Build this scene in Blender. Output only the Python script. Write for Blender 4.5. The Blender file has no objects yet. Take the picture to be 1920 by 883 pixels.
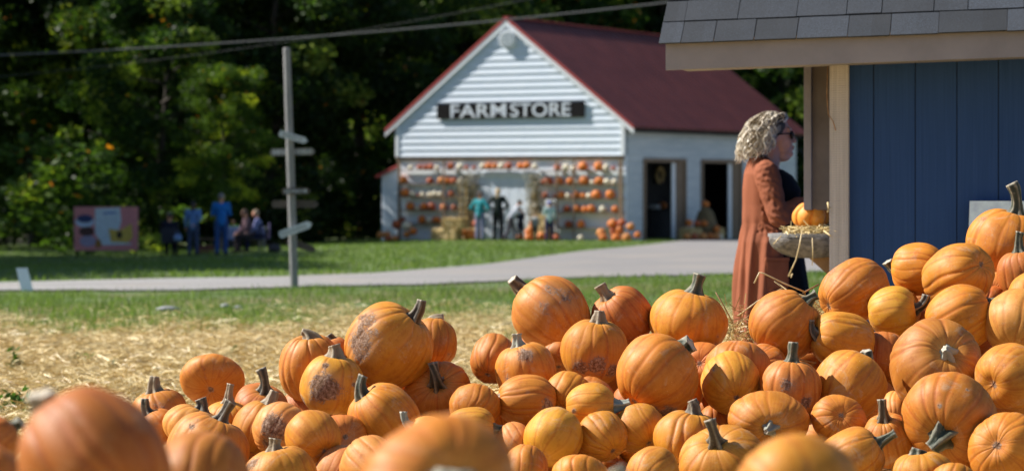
import bpy, bmesh, math, random
import numpy as np
from mathutils import Vector, Matrix, Euler

random.seed(7)
RNG = np.random.default_rng(7)
R = math.radians
sc = bpy.context.scene
COL = sc.collection

# ------------------------------------------------------------------ camera, sky, sun, exposure
H = 1.28            # camera height above the ground where the woman stands
F = 4533.0          # focal length in pixels of the 1920 px wide photograph
YH = 340.0          # horizon row
cam_d = bpy.data.cameras.new("camera")
cam_d.lens = 85.0
cam_d.sensor_width = 36.0
cam_d.shift_y = -(441.5 - YH) / 1920.0
cam_d.clip_start = 0.1
cam_d.clip_end = 2000
cam_d.dof.use_dof = True
cam_d.dof.focus_distance = 8.5
cam_d.dof.aperture_fstop = 4.4
cam = bpy.data.objects.new("camera", cam_d)
COL.objects.link(cam)
cam.location = (0, 0, H)
cam.rotation_euler = (R(90), 0, 0)
sc.camera = cam

SUN_EL = 43.0
SUN_AZ = -76.2       # clockwise from +Y: the sun stands at the left, a touch beyond the store
world = bpy.data.worlds.new("World")
sc.world = world
world.use_nodes = True
wn = world.node_tree
sky = wn.nodes.new('ShaderNodeTexSky')
sky.sky_type = 'NISHITA'
sky.sun_disc = False
sky.ozone_density = 2.2
sky.dust_density = 0.4
sky.sun_elevation = R(SUN_EL)
sky.sun_rotation = R(SUN_AZ)
wn.links.new(sky.outputs[0], wn.nodes['Background'].inputs[0])
wn.nodes['Background'].inputs[1].default_value = 0.068
ld = bpy.data.lights.new("sun", 'SUN')
ld.energy = 5.0
ld.angle = R(0.53)
ld.color = (1.0, 0.945, 0.86)
sun = bpy.data.objects.new("sun", ld)
COL.objects.link(sun)
_s = Vector((math.sin(R(SUN_AZ)) * math.cos(R(SUN_EL)), math.cos(R(SUN_AZ)) * math.cos(R(SUN_EL)), math.sin(R(SUN_EL))))
sun.rotation_euler = _s.to_track_quat('Z', 'Y').to_euler()
sc.view_settings.view_transform = 'Standard'
sc.view_settings.look = 'None'
sc.view_settings.gamma = 1.0
sc.view_settings.use_curve_mapping = False
sc.view_settings.exposure = 0.82
sc.cycles.max_bounces = 6
sc.cycles.transparent_max_bounces = 4
sc.cycles.use_denoising = True

# ------------------------------------------------------------------ helpers
def tag(o, label=None, cat=None, group=None, kind=None):
    if label: o['label'] = label
    if cat: o['category'] = cat
    if group: o['group'] = group
    if kind: o['kind'] = kind
    return o

def empty(name, loc=(0, 0, 0), rz=0.0):
    o = bpy.data.objects.new(name, None)
    o.empty_display_size = 0.1
    COL.objects.link(o)
    o.location = loc
    o.rotation_euler = (0, 0, rz)
    return o

def link_mesh(name, me, parent=None, mats=()):
    for m in mats:
        me.materials.append(m)
    o = bpy.data.objects.new(name, me)
    COL.objects.link(o)
    if parent: o.parent = parent
    return o

def np_mesh(name, verts, faces, smooth=False, attrs=None, matidx=None):
    """verts (n,3); faces (m,k) array or list of such arrays."""
    if not isinstance(faces, (list, tuple)): faces = [faces]
    me = bpy.data.meshes.new(name)
    verts = np.asarray(verts, dtype=np.float32)
    me.vertices.add(len(verts))
    me.vertices.foreach_set('co', verts.ravel())
    tot = sum(f.size for f in faces)
    npoly = sum(len(f) for f in faces)
    me.loops.add(tot)
    me.polygons.add(npoly)
    me.loops.foreach_set('vertex_index', np.concatenate([f.ravel() for f in faces]).astype(np.int32))
    sizes = np.concatenate([np.full(len(f), f.shape[1], dtype=np.int32) for f in faces])
    me.polygons.foreach_set('loop_start', (np.cumsum(sizes) - sizes).astype(np.int32))
    me.polygons.foreach_set('use_smooth', np.full(npoly, bool(smooth)))
    if matidx is not None:
        me.polygons.foreach_set('material_index', np.asarray(matidx, dtype=np.int32))
    me.update(calc_edges=True)
    if attrs:
        for k, v in attrs.items():
            a = me.attributes.new(k, 'FLOAT', 'POINT')
            a.data.foreach_set('value', np.asarray(v, dtype=np.float32))
    return me

class MB:
    """collects simple solids, links them as one mesh object"""
    def __init__(s): s.v = []; s.f = []; s.n = 0
    def add(s, v, f):
        s.v.extend([tuple(p) for p in v]); s.f.extend([tuple(i + s.n for i in q) for q in f]); s.n += len(v)
    def box(s, x0, x1, y0, y1, z0, z1, M=None):
        v = [Vector((x, y, z)) for x in (x0, x1) for y in (y0, y1) for z in (z0, z1)]
        if M is not None: v = [M @ p for p in v]
        s.add(v, [(0, 1, 3, 2), (4, 6, 7, 5), (0, 4, 5, 1), (2, 3, 7, 6), (0, 2, 6, 4), (1, 5, 7, 3)])
    def prism(s, poly, d):
        """poly: list of 3-D points (planar), d: extrusion vector"""
        n = len(poly); d = Vector(d)
        a = [Vector(p) for p in poly]; b = [p + d for p in a]
        s.add(a + b, [tuple(range(n))[::-1], tuple(range(n, 2 * n))] + [(i, (i + 1) % n, n + (i + 1) % n, n + i) for i in range(n)])
    def tube(s, pts, rad, seg=8):
        pts = [Vector(p) for p in pts]
        if not hasattr(rad, '__len__'): rad = [rad] * len(pts)
        rings = []
        ref = None
        for i, p in enumerate(pts):
            t = (pts[min(i + 1, len(pts) - 1)] - pts[max(i - 1, 0)]).normalized()
            if ref is None or abs(t.dot(ref)) > 0.95:
                ref = Vector((0, 0, 1)) if abs(t.z) < 0.9 else Vector((1, 0, 0))
            a = t.cross(ref).normalized(); b = t.cross(a)
            rings.append([p + (a * math.cos(2 * math.pi * k / seg) + b * math.sin(2 * math.pi * k / seg)) * rad[i] for k in range(seg)])
        v = [q for r in rings for q in r]
        f = []
        for i in range(len(pts) - 1):
            for k in range(seg):
                f.append((i * seg + k, i * seg + (k + 1) % seg, (i + 1) * seg + (k + 1) % seg, (i + 1) * seg + k))
        f.append(tuple(range(seg))[::-1]); f.append(tuple(range((len(pts) - 1) * seg, len(pts) * seg)))
        s.add(v, f)
    def ell(s, c, r, seg=16, rings=10, M=None):
        v = []; f = []
        for i in range(rings + 1):
            ph = math.pi * i / rings
            for k in range(seg):
                th = 2 * math.pi * k / seg
                p = Vector((r[0] * math.sin(ph) * math.cos(th), r[1] * math.sin(ph) * math.sin(th), r[2] * math.cos(ph)))
                if M is not None: p = M @ p
                v.append(p + Vector(c))
        for i in range(rings):
            for k in range(seg):
                a, b = i * seg + k, i * seg + (k + 1) % seg
                c2, d = (i + 1) * seg + (k + 1) % seg, (i + 1) * seg + k
                f.append((a, d, c2, b))
        s.add(v, f)
    def build(s, name, mat, parent=None, smooth=False, bevel=0):
        me = bpy.data.meshes.new(name)
        me.from_pydata([tuple(p) for p in s.v], [], s.f)
        bm = bmesh.new(); bm.from_mesh(me)
        bmesh.ops.remove_doubles(bm, verts=bm.verts, dist=1e-6)
        bmesh.ops.recalc_face_normals(bm, faces=bm.faces)
        if bevel:
            bmesh.ops.bevel(bm, geom=[e for e in bm.edges if e.calc_face_angle(0) > 0.6], offset=bevel, segments=2, affect='EDGES', clamp_overlap=True)
        bm.to_mesh(me); bm.free()
        if smooth:
            for p in me.polygons: p.use_smooth = True
        me.update()
        return link_mesh(name, me, parent, [mat])

def pix(px, py, Y):
    """the world point at depth Y behind a pixel of the photograph"""
    return Vector(((px - 960) / F * Y, Y, H - (py - YH) / F * Y))

def sstep(a, b, x):
    t = np.clip((x - a) / (b - a), 0, 1)
    return t * t * (3 - 2 * t)

def ground_z(x, y):
    x = np.asarray(x, float); y = np.asarray(y, float)
    z = -0.0114 * np.clip(y - 14, 0, 96)
    xl = np.clip(-x, 0, 11)
    z = z - 0.0030 * xl * xl * sstep(42, 62, y)
    z = z + 0.22 * np.clip(y - 112, 0, 400) + 0.03 * np.sin(x * 0.31 + 1) * np.sin(y * 0.23)  # the hill past the wood is added to keep its gaps dark
    z = z + 0.10 * np.clip(-x - 24, 0, 100) * sstep(50, 90, y)
    return z

def gz(x, y): return float(ground_z(x, y))

def hit(px, py):
    """where the ray through a pixel meets the ground"""
    kx, kz = (px - 960) / F, -(py - YH) / F
    Y = 5.0
    while Y < 140:
        if H + kz * Y < gz(kx * Y, Y): break
        Y += 0.05
    return Vector((kx * Y, Y, gz(kx * Y, Y)))

class Frame:
    """a local frame turned about z: local x along, y behind"""
    def __init__(s, o, ang):
        s.o = Vector(o); s.a = ang
        s.t = Vector((math.cos(ang), math.sin(ang), 0)); s.b = Vector((-math.sin(ang), math.cos(ang), 0))
    def pix(s, px, py, y=0.0):
        """local x, z where the ray meets the plane local y = y"""
        k = Vector(((px - 960) / F, 1, -(py - YH) / F))
        c = Vector((0, 0, H))
        t = (y + s.b.dot(s.o) - s.b.dot(c)) / s.b.dot(k)
        p = c + k * t
        return s.t.dot(p - s.o), p.z - s.o.z
    def world(s, x, y, z): return s.o + s.t * x + s.b * y + Vector((0, 0, z))

# ------------------------------------------------------------------ materials
def nt(name):
    m = bpy.data.materials.new(name); m.use_nodes = True
    t = m.node_tree; return m, t, t.nodes['Principled BSDF']

def N(t, kind, **kw):
    n = t.nodes.new(kind)
    for k, v in kw.items():
        if k.startswith('i_'):
            key = k[2:]; key = int(key) if key.isdigit() else key.replace('_', ' ')
            n.inputs[key].default_value = v
        else: setattr(n, k, v)
    return n

def ramp(t, stops, fac=None):
    r = t.nodes.new('ShaderNodeValToRGB')
    e = r.color_ramp.elements
    while len(e) > 1: e.remove(e[-1])
    e[0].position = stops[0][0]; e[0].color = (*stops[0][1], 1)
    for p, c in stops[1:]:
        q = e.new(p); q.color = (*c, 1)
    if fac is not None: t.links.new(fac, r.inputs[0])
    return r

def coords(t, scale=(1, 1, 1), which='Object'):
    tc = t.nodes.new('ShaderNodeTexCoord'); mp = t.nodes.new('ShaderNodeMapping')
    mp.inputs['Scale'].default_value = scale
    t.links.new(tc.outputs[which], mp.inputs[0])
    return mp.outputs[0]

def mixc(t, a, b, fac, mode='MIX'):
    m = t.nodes.new('ShaderNodeMix'); m.data_type = 'RGBA'; m.blend_type = mode
    for sock, v in ((m.inputs[6], a), (m.inputs[7], b)):
        if isinstance(v, (tuple, list)): sock.default_value = (*v, 1)
        else: t.links.new(v, sock)
    if isinstance(fac, (int, float)): m.inputs[0].default_value = fac
    else: t.links.new(fac, m.inputs[0])
    return m.outputs[2]

def math_(t, op, a, b=None, c=None, clamp=False):
    m = t.nodes.new('ShaderNodeMath'); m.operation = op; m.use_clamp = clamp
    for i, v in enumerate((a, b, c)):
        if v is None: continue
        if isinstance(v, (int, float)): m.inputs[i].default_value = v
        else: t.links.new(v, m.inputs[i])
    return m.outputs[0]

def bumpn(t, p, h, strength, dist=0.01):
    b = t.nodes.new('ShaderNodeBump'); b.inputs['Strength'].default_value = strength; b.inputs['Distance'].default_value = dist
    t.links.new(h, b.inputs['Height']); t.links.new(b.outputs[0], p.inputs['Normal'])

def pm(name, c1, c2, scale=8.0, rough=0.7, bump=0.3, stretch=(1, 1, 1), dist=0.005, metal=0, lo=0.35, hi=0.65):
    m, t, p = nt(name)
    co = coords(t, stretch)
    n = N(t, 'ShaderNodeTexNoise', i_Scale=scale, i_Detail=6.0, i_Roughness=0.6)
    t.links.new(co, n.inputs['Vector'])
    r = ramp(t, [(lo, c1), (hi, c2)], n.outputs['Fac'])
    t.links.new(r.outputs[0], p.inputs['Base Color'])
    p.inputs['Roughness'].default_value = rough
    p.inputs['Metallic'].default_value = metal
    if bump: bumpn(t, p, n.outputs['Fac'], bump, dist)
    return m

M = {}
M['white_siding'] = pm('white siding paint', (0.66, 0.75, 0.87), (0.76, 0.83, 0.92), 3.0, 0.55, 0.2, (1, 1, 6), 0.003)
M['side_siding'] = pm('shaded side paint', (0.44, 0.50, 0.54), (0.58, 0.62, 0.64), 2.0, 0.7, 0.3, (0.5, 0.5, 5), 0.004)  # greyed: the shade of the turned-away wall is put into its paint
M['under_wall'] = pm('lower wall paint', (0.74, 0.83, 0.94), (0.82, 0.88, 0.95), 2.0, 0.6, 0.1, (1, 1, 3))
M['red_roof'] = pm('red metal roof', (0.085, 0.021, 0.021), (0.12, 0.030, 0.028), 1.2, 0.5, 0.1)
M['red_edge'] = pm('red edge trim', (0.36, 0.05, 0.05), (0.42, 0.07, 0.06), 2.0, 0.5, 0.1)
M['white_paint'] = pm('white paint', (0.74, 0.78, 0.83), (0.82, 0.85, 0.88), 4.0, 0.5, 0.1)
M['old_wood'] = pm('old brown wood', (0.15, 0.10, 0.065), (0.27, 0.19, 0.125), 6.0, 0.8, 0.4, (8, 8, 1))
M['grey_wood'] = pm('silvered wood', (0.15, 0.15, 0.155), (0.27, 0.265, 0.26), 5.0, 0.8, 0.5, (10, 10, 0.7))
M['dark_board'] = pm('charcoal sign board', (0.010, 0.009, 0.010), (0.018, 0.017, 0.018), 6.0, 0.7, 0.2)
M['letter'] = pm('pale letter paint', (0.55, 0.62, 0.72), (0.72, 0.77, 0.83), 8.0, 0.6, 0.1)
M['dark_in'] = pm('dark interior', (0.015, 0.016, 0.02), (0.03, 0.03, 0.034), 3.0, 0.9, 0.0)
M['taupe'] = pm('taupe painted fascia', (0.20, 0.185, 0.20), (0.26, 0.24, 0.255), 3.0, 0.65, 0.35, (1, 1, 1), 0.003)
M['rough_post'] = None
M['skin'] = pm('skin', (0.60, 0.27, 0.16), (0.68, 0.33, 0.21), 10.0, 0.5, 0.1)
M['straw_thing'] = pm('dry straw', (0.42, 0.29, 0.11), (0.66, 0.50, 0.24), 14.0, 0.7, 0.4)

M['dark_board'].node_tree.nodes['Principled BSDF'].inputs['Specular IOR Level'].default_value = 0.08
M['red_roof'].node_tree.nodes['Principled BSDF'].inputs['Specular IOR Level'].default_value = 0.25
# rough sawn post
m, t, p = nt('rough sawn post')
co = coords(t, (60, 60, 1.2))
n1 = N(t, 'ShaderNodeTexNoise', i_Scale=2.0, i_Detail=5.0); t.links.new(co, n1.inputs['Vector'])
co2 = coords(t, (1, 1, 1))
w = N(t, 'ShaderNodeTexWave', i_Scale=28.0, i_Distortion=2.0, i_Detail=3.0); w.bands_direction = 'Z'
t.links.new(co2, w.inputs['Vector'])
n2 = N(t, 'ShaderNodeTexNoise', i_Scale=5.0, i_Detail=4.0); t.links.new(co2, n2.inputs['Vector'])
r1 = ramp(t, [(0.3, (0.35, 0.325, 0.33)), (0.7, (0.52, 0.485, 0.485))], n1.outputs[0])
c = mixc(t, r1.outputs[0], (0.48, 0.45, 0.45), math_(t, 'MULTIPLY', n2.outputs[0], 0.5))
t.links.new(c, p.inputs['Base Color']); p.inputs['Roughness'].default_value = 0.8
hh = math_(t, 'ADD', math_(t, 'MULTIPLY', w.outputs[1], 0.5), n1.outputs[0])
bumpn(t, p, hh, 0.6, 0.003)
M['rough_post'] = m

# blue siding
m, t, p = nt('blue stained siding')
co = coords(t, (45, 45, 0.8))
n1 = N(t, 'ShaderNodeTexNoise', i_Scale=3.0, i_Detail=6.0); t.links.new(co, n1.inputs['Vector'])
n2 = N(t, 'ShaderNodeTexNoise', i_Scale=2.2, i_Detail=3.0); t.links.new(coords(t), n2.inputs['Vector'])
r1 = ramp(t, [(0.25, (0.019, 0.052, 0.155)), (0.75, (0.029, 0.072, 0.205))], n1.outputs[0])
c = mixc(t, r1.outputs[0], (0.035, 0.08, 0.21), math_(t, 'MULTIPLY', n2.outputs[0], 0.35))
t.links.new(c, p.inputs['Base Color']); p.inputs['Roughness'].default_value = 0.85; p.inputs['Specular IOR Level'].default_value = 0.2
bumpn(t, p, n1.outputs[0], 0.5, 0.002)
M['blue'] = m

# asphalt shingle
m, t, p = nt('asphalt shingle')
at = N(t, 'ShaderNodeAttribute', attribute_name='tone')
n1 = N(t, 'ShaderNodeTexNoise', i_Scale=170.0, i_Detail=4.0, i_Roughness=0.8); t.links.new(coords(t), n1.inputs['Vector'])
n3 = N(t, 'ShaderNodeTexNoise', i_Scale=7.0, i_Detail=3.0); t.links.new(coords(t), n3.inputs['Vector'])
r1 = ramp(t, [(0.0, (0.006, 0.009, 0.014)), (1.0, (0.028, 0.037, 0.053))], at.outputs['Fac'])
gran = ramp(t, [(0.35, (0.35, 0.35, 0.35)), (0.5, (0.9, 0.9, 0.9)), (0.68, (2.4, 2.4, 2.4))], n1.outputs[0])
c = mixc(t, r1.outputs[0], gran.outputs[0], 1.0, 'MULTIPLY')
c = mixc(t, c, (0.07, 0.075, 0.085), math_(t, 'MULTIPLY', n3.outputs[0], 0.22))
t.links.new(c, p.inputs['Base Color']); p.inputs['Roughness'].default_value = 0.85
bumpn(t, p, n1.outputs[0], 0.7, 0.002)
M['shingle'] = m

# pumpkin skin
def pumpkin_mat():
    m, t, p = nt('pumpkin skin')
    oi = t.nodes.new('ShaderNodeObjectInfo')
    co = coords(t)
    vadd = t.nodes.new('ShaderNodeVectorMath'); vadd.operation = 'ADD'
    cmb = t.nodes.new('ShaderNodeCombineXYZ')
    rr = math_(t, 'MULTIPLY', oi.outputs['Random'], 37.0)
    for i in range(3): t.links.new(rr, cmb.inputs[i])
    t.links.new(co, vadd.inputs[0]); t.links.new(cmb.outputs[0], vadd.inputs[1])
    V = vadd.outputs[0]
    gro = N(t, 'ShaderNodeAttribute', attribute_name='groove').outputs['Fac']
    scar = N(t, 'ShaderNodeAttribute', attribute_name='scar').outputs['Fac']
    pole = N(t, 'ShaderNodeAttribute', attribute_name='pole').outputs['Fac']
    ang = N(t, 'ShaderNodeAttribute', attribute_name='streak').outputs['Fac']
    n1 = N(t, 'ShaderNodeTexNoise', i_Scale=7.0, i_Detail=3.0); t.links.new(V, n1.inputs['Vector'])
    n2 = N(t, 'ShaderNodeTexNoise', i_Scale=34.0, i_Detail=8.0, i_Roughness=0.72); t.links.new(V, n2.inputs['Vector'])
    n3 = N(t, 'ShaderNodeTexNoise', i_Scale=230.0, i_Detail=2.0); t.links.new(V, n3.inputs['Vector'])
    base = oi.outputs['Color']
    c = mixc(t, base, (1.25, 1.35, 1.3), math_(t, 'MULTIPLY', ramp(t, [(0.45, (0, 0, 0)), (0.75, (1, 1, 1))], n1.outputs[0]).outputs[0], 0.55), 'MULTIPLY')
    c = mixc(t, c, (0.78, 0.62, 0.45), ramp(t, [(0.48, (0, 0, 0)), (0.66, (0.8, 0.8, 0.8))], n2.outputs[0]).outputs[0], 'MULTIPLY')
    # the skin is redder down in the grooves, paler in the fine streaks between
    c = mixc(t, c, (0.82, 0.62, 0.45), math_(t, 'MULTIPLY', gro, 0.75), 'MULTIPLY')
    c = mixc(t, c, (0.80, 0.42, 0.13), math_(t, 'MULTIPLY', ang, 0.22))
    # greenish yellow toward the stem
    c = mixc(t, c, (0.62, 0.33, 0.07), math_(t, 'MULTIPLY', pole, 0.35))
    # pale freckles and rub marks
    vo = N(t, 'ShaderNodeTexVoronoi', i_Scale=60.0); t.links.new(V, vo.inputs['Vector'])
    fr = ramp(t, [(0.06, (1, 1, 1)), (0.13, (0, 0, 0))], vo.outputs['Distance'])
    frm = math_(t, 'MULTIPLY', fr.outputs[0], ramp(t, [(0.52, (0, 0, 0)), (0.62, (0.55, 0.55, 0.55))], n1.outputs[0]).outputs[0])
    c = mixc(t, c, (0.75, 0.5, 0.25), frm)
    n4 = N(t, 'ShaderNodeTexNoise', i_Scale=11.0, i_Detail=9.0, i_Roughness=0.75, i_Distortion=1.2); t.links.new(V, n4.inputs['Vector'])
    dust = ramp(t, [(0.55, (0, 0, 0)), (0.70, (0.6, 0.6, 0.6))], n4.outputs[0])
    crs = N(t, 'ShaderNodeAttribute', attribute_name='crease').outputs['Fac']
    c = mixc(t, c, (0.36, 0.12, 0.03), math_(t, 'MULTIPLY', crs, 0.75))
    c = mixc(t, c, (0.50, 0.34, 0.21), dust.outputs[0])
    speck = ramp(t, [(0.70, (0, 0, 0)), (0.73, (0.85, 0.85, 0.85))], n2.outputs[0])
    c = mixc(t, c, (0.12, 0.06, 0.03), speck.outputs[0])
    # scabs: a crust with ragged edge
    n5 = N(t, 'ShaderNodeTexNoise', i_Scale=95.0, i_Detail=5.0, i_Roughness=0.75); t.links.new(V, n5.inputs['Vector'])
    sn = math_(t, 'ADD', math_(t, 'MULTIPLY', n4.outputs[0], 1.1), math_(t, 'ADD', math_(t, 'MULTIPLY', n2.outputs[0], 1.1), math_(t, 'MULTIPLY', n5.outputs[0], 1.3)))
    sv = math_(t, 'ADD', scar, math_(t, 'MULTIPLY_ADD', sn, 1.0, -1.80))
    sm = ramp(t, [(0.36, (0, 0, 0)), (0.50, (0.9, 0.9, 0.9))], math_(t, 'MULTIPLY', sv, math_(t, 'GREATER_THAN', scar, 0.02)))
    halo = ramp(t, [(0.08, (0, 0, 0)), (0.5, (0.42, 0.42, 0.42))], scar)
    crust = ramp(t, [(0.36, (0.045, 0.022, 0.014)), (0.48, (0.17, 0.10, 0.065)), (0.62, (0.46, 0.34, 0.26))], n5.outputs[0])
    crust2 = mixc(t, crust.outputs[0], (0.20, 0.12, 0.08), 0.15)
    c = mixc(t, c, (0.42, 0.24, 0.14), halo.outputs[0])
    c = mixc(t, c, crust2, sm.outputs[0])
    t.links.new(c, p.inputs['Base Color'])
    ro = math_(t, 'ADD', math_(t, 'MULTIPLY', n2.outputs[0], 0.34), 0.42)
    ro = math_(t, 'ADD', ro, math_(t, 'MULTIPLY', sm.outputs[0], 0.45), clamp=True)
    t.links.new(ro, p.inputs['Roughness'])
    p.inputs['Specular IOR Level'].default_value = 0.4
    hgt = math_(t, 'ADD', math_(t, 'MULTIPLY', n2.outputs[0], 0.30), math_(t, 'MULTIPLY', n3.outputs[0], 0.10))
    hgt = math_(t, 'ADD', hgt, math_(t, 'MULTIPLY', math_(t, 'MULTIPLY', n5.outputs[0], sm.outputs[0]), 2.0))
    bumpn(t, p, hgt, 0.55, 0.004)
    return m
M['pumpkin'] = pumpkin_mat()

# stem
m, t, p = nt('pumpkin stem')
rid = N(t, 'ShaderNodeAttribute', attribute_name='ridge').outputs['Fac']
endc = N(t, 'ShaderNodeAttribute', attribute_name='cut').outputs['Fac']
oi = t.nodes.new('ShaderNodeObjectInfo')
n1 = N(t, 'ShaderNodeTexNoise', i_Scale=60.0, i_Detail=6.0); t.links.new(coords(t), n1.inputs['Vector'])
c = mixc(t, oi.outputs['Color'], (0.36, 0.30, 0.20), math_(t, 'MULTIPLY', rid, math_(t, 'MULTIPLY_ADD', n1.outputs[0], 1.4, -0.1), clamp=True))
c = mixc(t, c, (0.30, 0.26, 0.2), ramp(t, [(0.58, (0, 0, 0)), (0.8, (0.5, 0.5, 0.5))], n1.outputs[0]).outputs[0])
c = mixc(t, c, (0.50, 0.43, 0.33), endc)
t.links.new(c, p.inputs['Base Color']); p.inputs['Roughness'].default_value = 0.65
bumpn(t, p, n1.outputs[0], 0.8, 0.003)
M['stem'] = m

def leaf_mat(name, c1, c2, c3=None):
    m, t, p = nt(name)
    a = N(t, 'ShaderNodeAttribute', attribute_name='hue')
    oi = t.nodes.new('ShaderNodeObjectInfo')
    st = [(0.0, c1), (0.62, c2)] + ([(0.72, (0.16, 0.24, 0.045)), (0.95, (0.34, 0.40, 0.07)), (1.0, c3)] if c3 else [(0.95, c2)])
    r = ramp(t, st, a.outputs['Fac'])
    c = mixc(t, r.outputs[0], oi.outputs['Color'], 1.0, 'MULTIPLY')
    out = t.nodes['Material Output']
    d = t.nodes.new('ShaderNodeBsdfDiffuse'); tr = t.nodes.new('ShaderNodeBsdfTranslucent'); g = t.nodes.new('ShaderNodeBsdfGlossy')
    g.inputs['Roughness'].default_value = 0.45
    t.links.new(c, d.inputs[0])
    t.links.new(mixc(t, c, (1.3, 1.35, 0.5), 1.0, 'MULTIPLY'), tr.inputs[0])
    mx = t.nodes.new('ShaderNodeMixShader'); mx.inputs[0].default_value = 0.45
    t.links.new(d.outputs[0], mx.inputs[1]); t.links.new(tr.outputs[0], mx.inputs[2])
    mx2 = t.nodes.new('ShaderNodeMixShader'); mx2.inputs[0].default_value = 0.015
    t.links.new(mx.outputs[0], mx2.inputs[1]); t.links.new(g.outputs[0], mx2.inputs[2])
    t.links.new(mx2.outputs[0], out.inputs[0])
    return m
M['leaf'] = leaf_mat('tree leaves', (0.010, 0.026, 0.008), (0.060, 0.115, 0.030), (0.55, 0.20, 0.03))
M['bark'] = pm('tree bark', (0.028, 0.022, 0.017), (0.06, 0.048, 0.038), 6.0, 0.9, 0.8, (3, 3, 0.6), 0.03)
M['grass_blade'] = leaf_mat('grass blades', (0.07, 0.13, 0.03), (0.16, 0.235, 0.075))
m, t, p = nt('straw stalks')
a = N(t, 'ShaderNodeAttribute', attribute_name='hue')
r = ramp(t, [(0.0, (0.22, 0.13, 0.04)), (0.5, (0.52, 0.36, 0.12)), (1.0, (0.86, 0.72, 0.40))], a.outputs['Fac'])
t.links.new(r.outputs[0], p.inputs['Base Color']); p.inputs['Roughness'].default_value = 0.45
M['straw'] = m

def flat(name, c, rough=0.7):
    return pm(name, tuple(x * 0.85 for x in c), tuple(min(1, x * 1.12) for x in c), 20.0, rough, 0.15)

# ------------------------------------------------------------------ the ground
def ground_mat():
    m, t, p = nt('lawn, straw and soil')
    co = coords(t)
    n1 = N(t, 'ShaderNodeTexNoise', i_Scale=0.9, i_Detail=6.0); t.links.new(co, n1.inputs['Vector'])
    n2 = N(t, 'ShaderNodeTexNoise', i_Scale=14.0, i_Detail=8.0, i_Roughness=0.7); t.links.new(co, n2.inputs['Vector'])
    n3 = N(t, 'ShaderNodeTexNoise', i_Scale=0.25, i_Detail=3.0); t.links.new(co, n3.inputs['Vector'])
    g1 = ramp(t, [(0.3, (0.07, 0.115, 0.03)), (0.7, (0.15, 0.215, 0.07))], n2.outputs[0])
    dry = ramp(t, [(0.3, (0.14, 0.10, 0.045)), (0.7, (0.27, 0.20, 0.09))], n2.outputs[0])
    st = ramp(t, [(0.3, (0.22, 0.14, 0.045)), (0.5, (0.46, 0.33, 0.125)), (0.7, (0.70, 0.56, 0.28))], n2.outputs[0])
    sep = t.nodes.new('ShaderNodeSeparateXYZ'); t.links.new(co, sep.inputs[0])
    X, Y = sep.outputs[0], sep.outputs[1]
    # thin, dry patches in the lawn
    dm = ramp(t, [(0.54, (0, 0, 0)), (0.70, (0.8, 0.8, 0.8))], n1.outputs[0])
    c = mixc(t, g1.outputs[0], dry.outputs[0], dm.outputs[0])
    # worn strip along the near edge of the drive, wider to the right
    wob = math_(t, 'MULTIPLY_ADD', n1.outputs[0], 6.0, -3.0)
    yy = math_(t, 'ADD', Y, wob)
    edge = math_(t, 'MULTIPLY_ADD', X, 0.9, 32.0)
    e2 = math_(t, 'ABSOLUTE', math_(t, 'SUBTRACT', yy, edge))
    em = ramp(t, [(0.0, (0.75, 0.75, 0.75)), (0.11, (0.55, 0.55, 0.55)), (0.2, (0, 0, 0))], math_(t, 'MULTIPLY', e2, 0.1))
    c = mixc(t, c, dry.outputs[0], em.outputs[0])
    # straw spread over the soil in front
    n7 = N(t, 'ShaderNodeTexNoise', i_Scale=2.3, i_Detail=4.0); t.links.new(co, n7.inputs['Vector'])
    sm = ramp(t, [(0.44, (1, 1, 1)), (0.58, (0, 0, 0))], math_(t, 'MULTIPLY', math_(t, 'SUBTRACT', math_(t, 'ADD', yy, math_(t, 'MULTIPLY_ADD', n7.outputs[0], 10.0, -5.0)), math_(t, 'MULTIPLY', X, 0.35)), 0.02))
    c = mixc(t, c, st.outputs[0], sm.outputs[0])
    # leaf litter under the wood, darkened so gaps between the trees read as shade
    fm = ramp(t, [(0.515, (0, 0, 0)), (0.54, (1, 1, 1))], math_(t, 'MULTIPLY', yy, 0.005))
    c = mixc(t, c, (0.03, 0.028, 0.015), fm.outputs[0])
    t.links.new(c, p.inputs['Base Color']); p.inputs['Roughness'].default_value = 0.9
    bumpn(t, p, n2.outputs[0], 0.9, 0.06)
    return m
xs = np.concatenate([np.linspace(-400, -45, 18), np.arange(-44, 45, 1.0), np.linspace(45, 400, 18)])
ys = np.concatenate([np.linspace(-40, 0, 10), np.arange(1, 130, 1.0), np.linspace(130, 600, 30)])
gx, gy = np.meshgrid(xs, ys)
vz = ground_z(gx, gy)
vz = np.where(gy > 240, np.minimum(vz, 30), vz)
V = np.stack([gx.ravel(), gy.ravel(), vz.ravel()], 1)
nx, ny = len(xs), len(ys)
ii = (np.arange(ny - 1)[:, None] * nx + np.arange(nx - 1)[None, :]).ravel()
FQ = np.stack([ii, ii + 1, ii + nx + 1, ii + nx], 1)
g = link_mesh('ground', np_mesh('ground', V, FQ, True), None, [ground_mat()])
tag(g, kind='structure')

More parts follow.
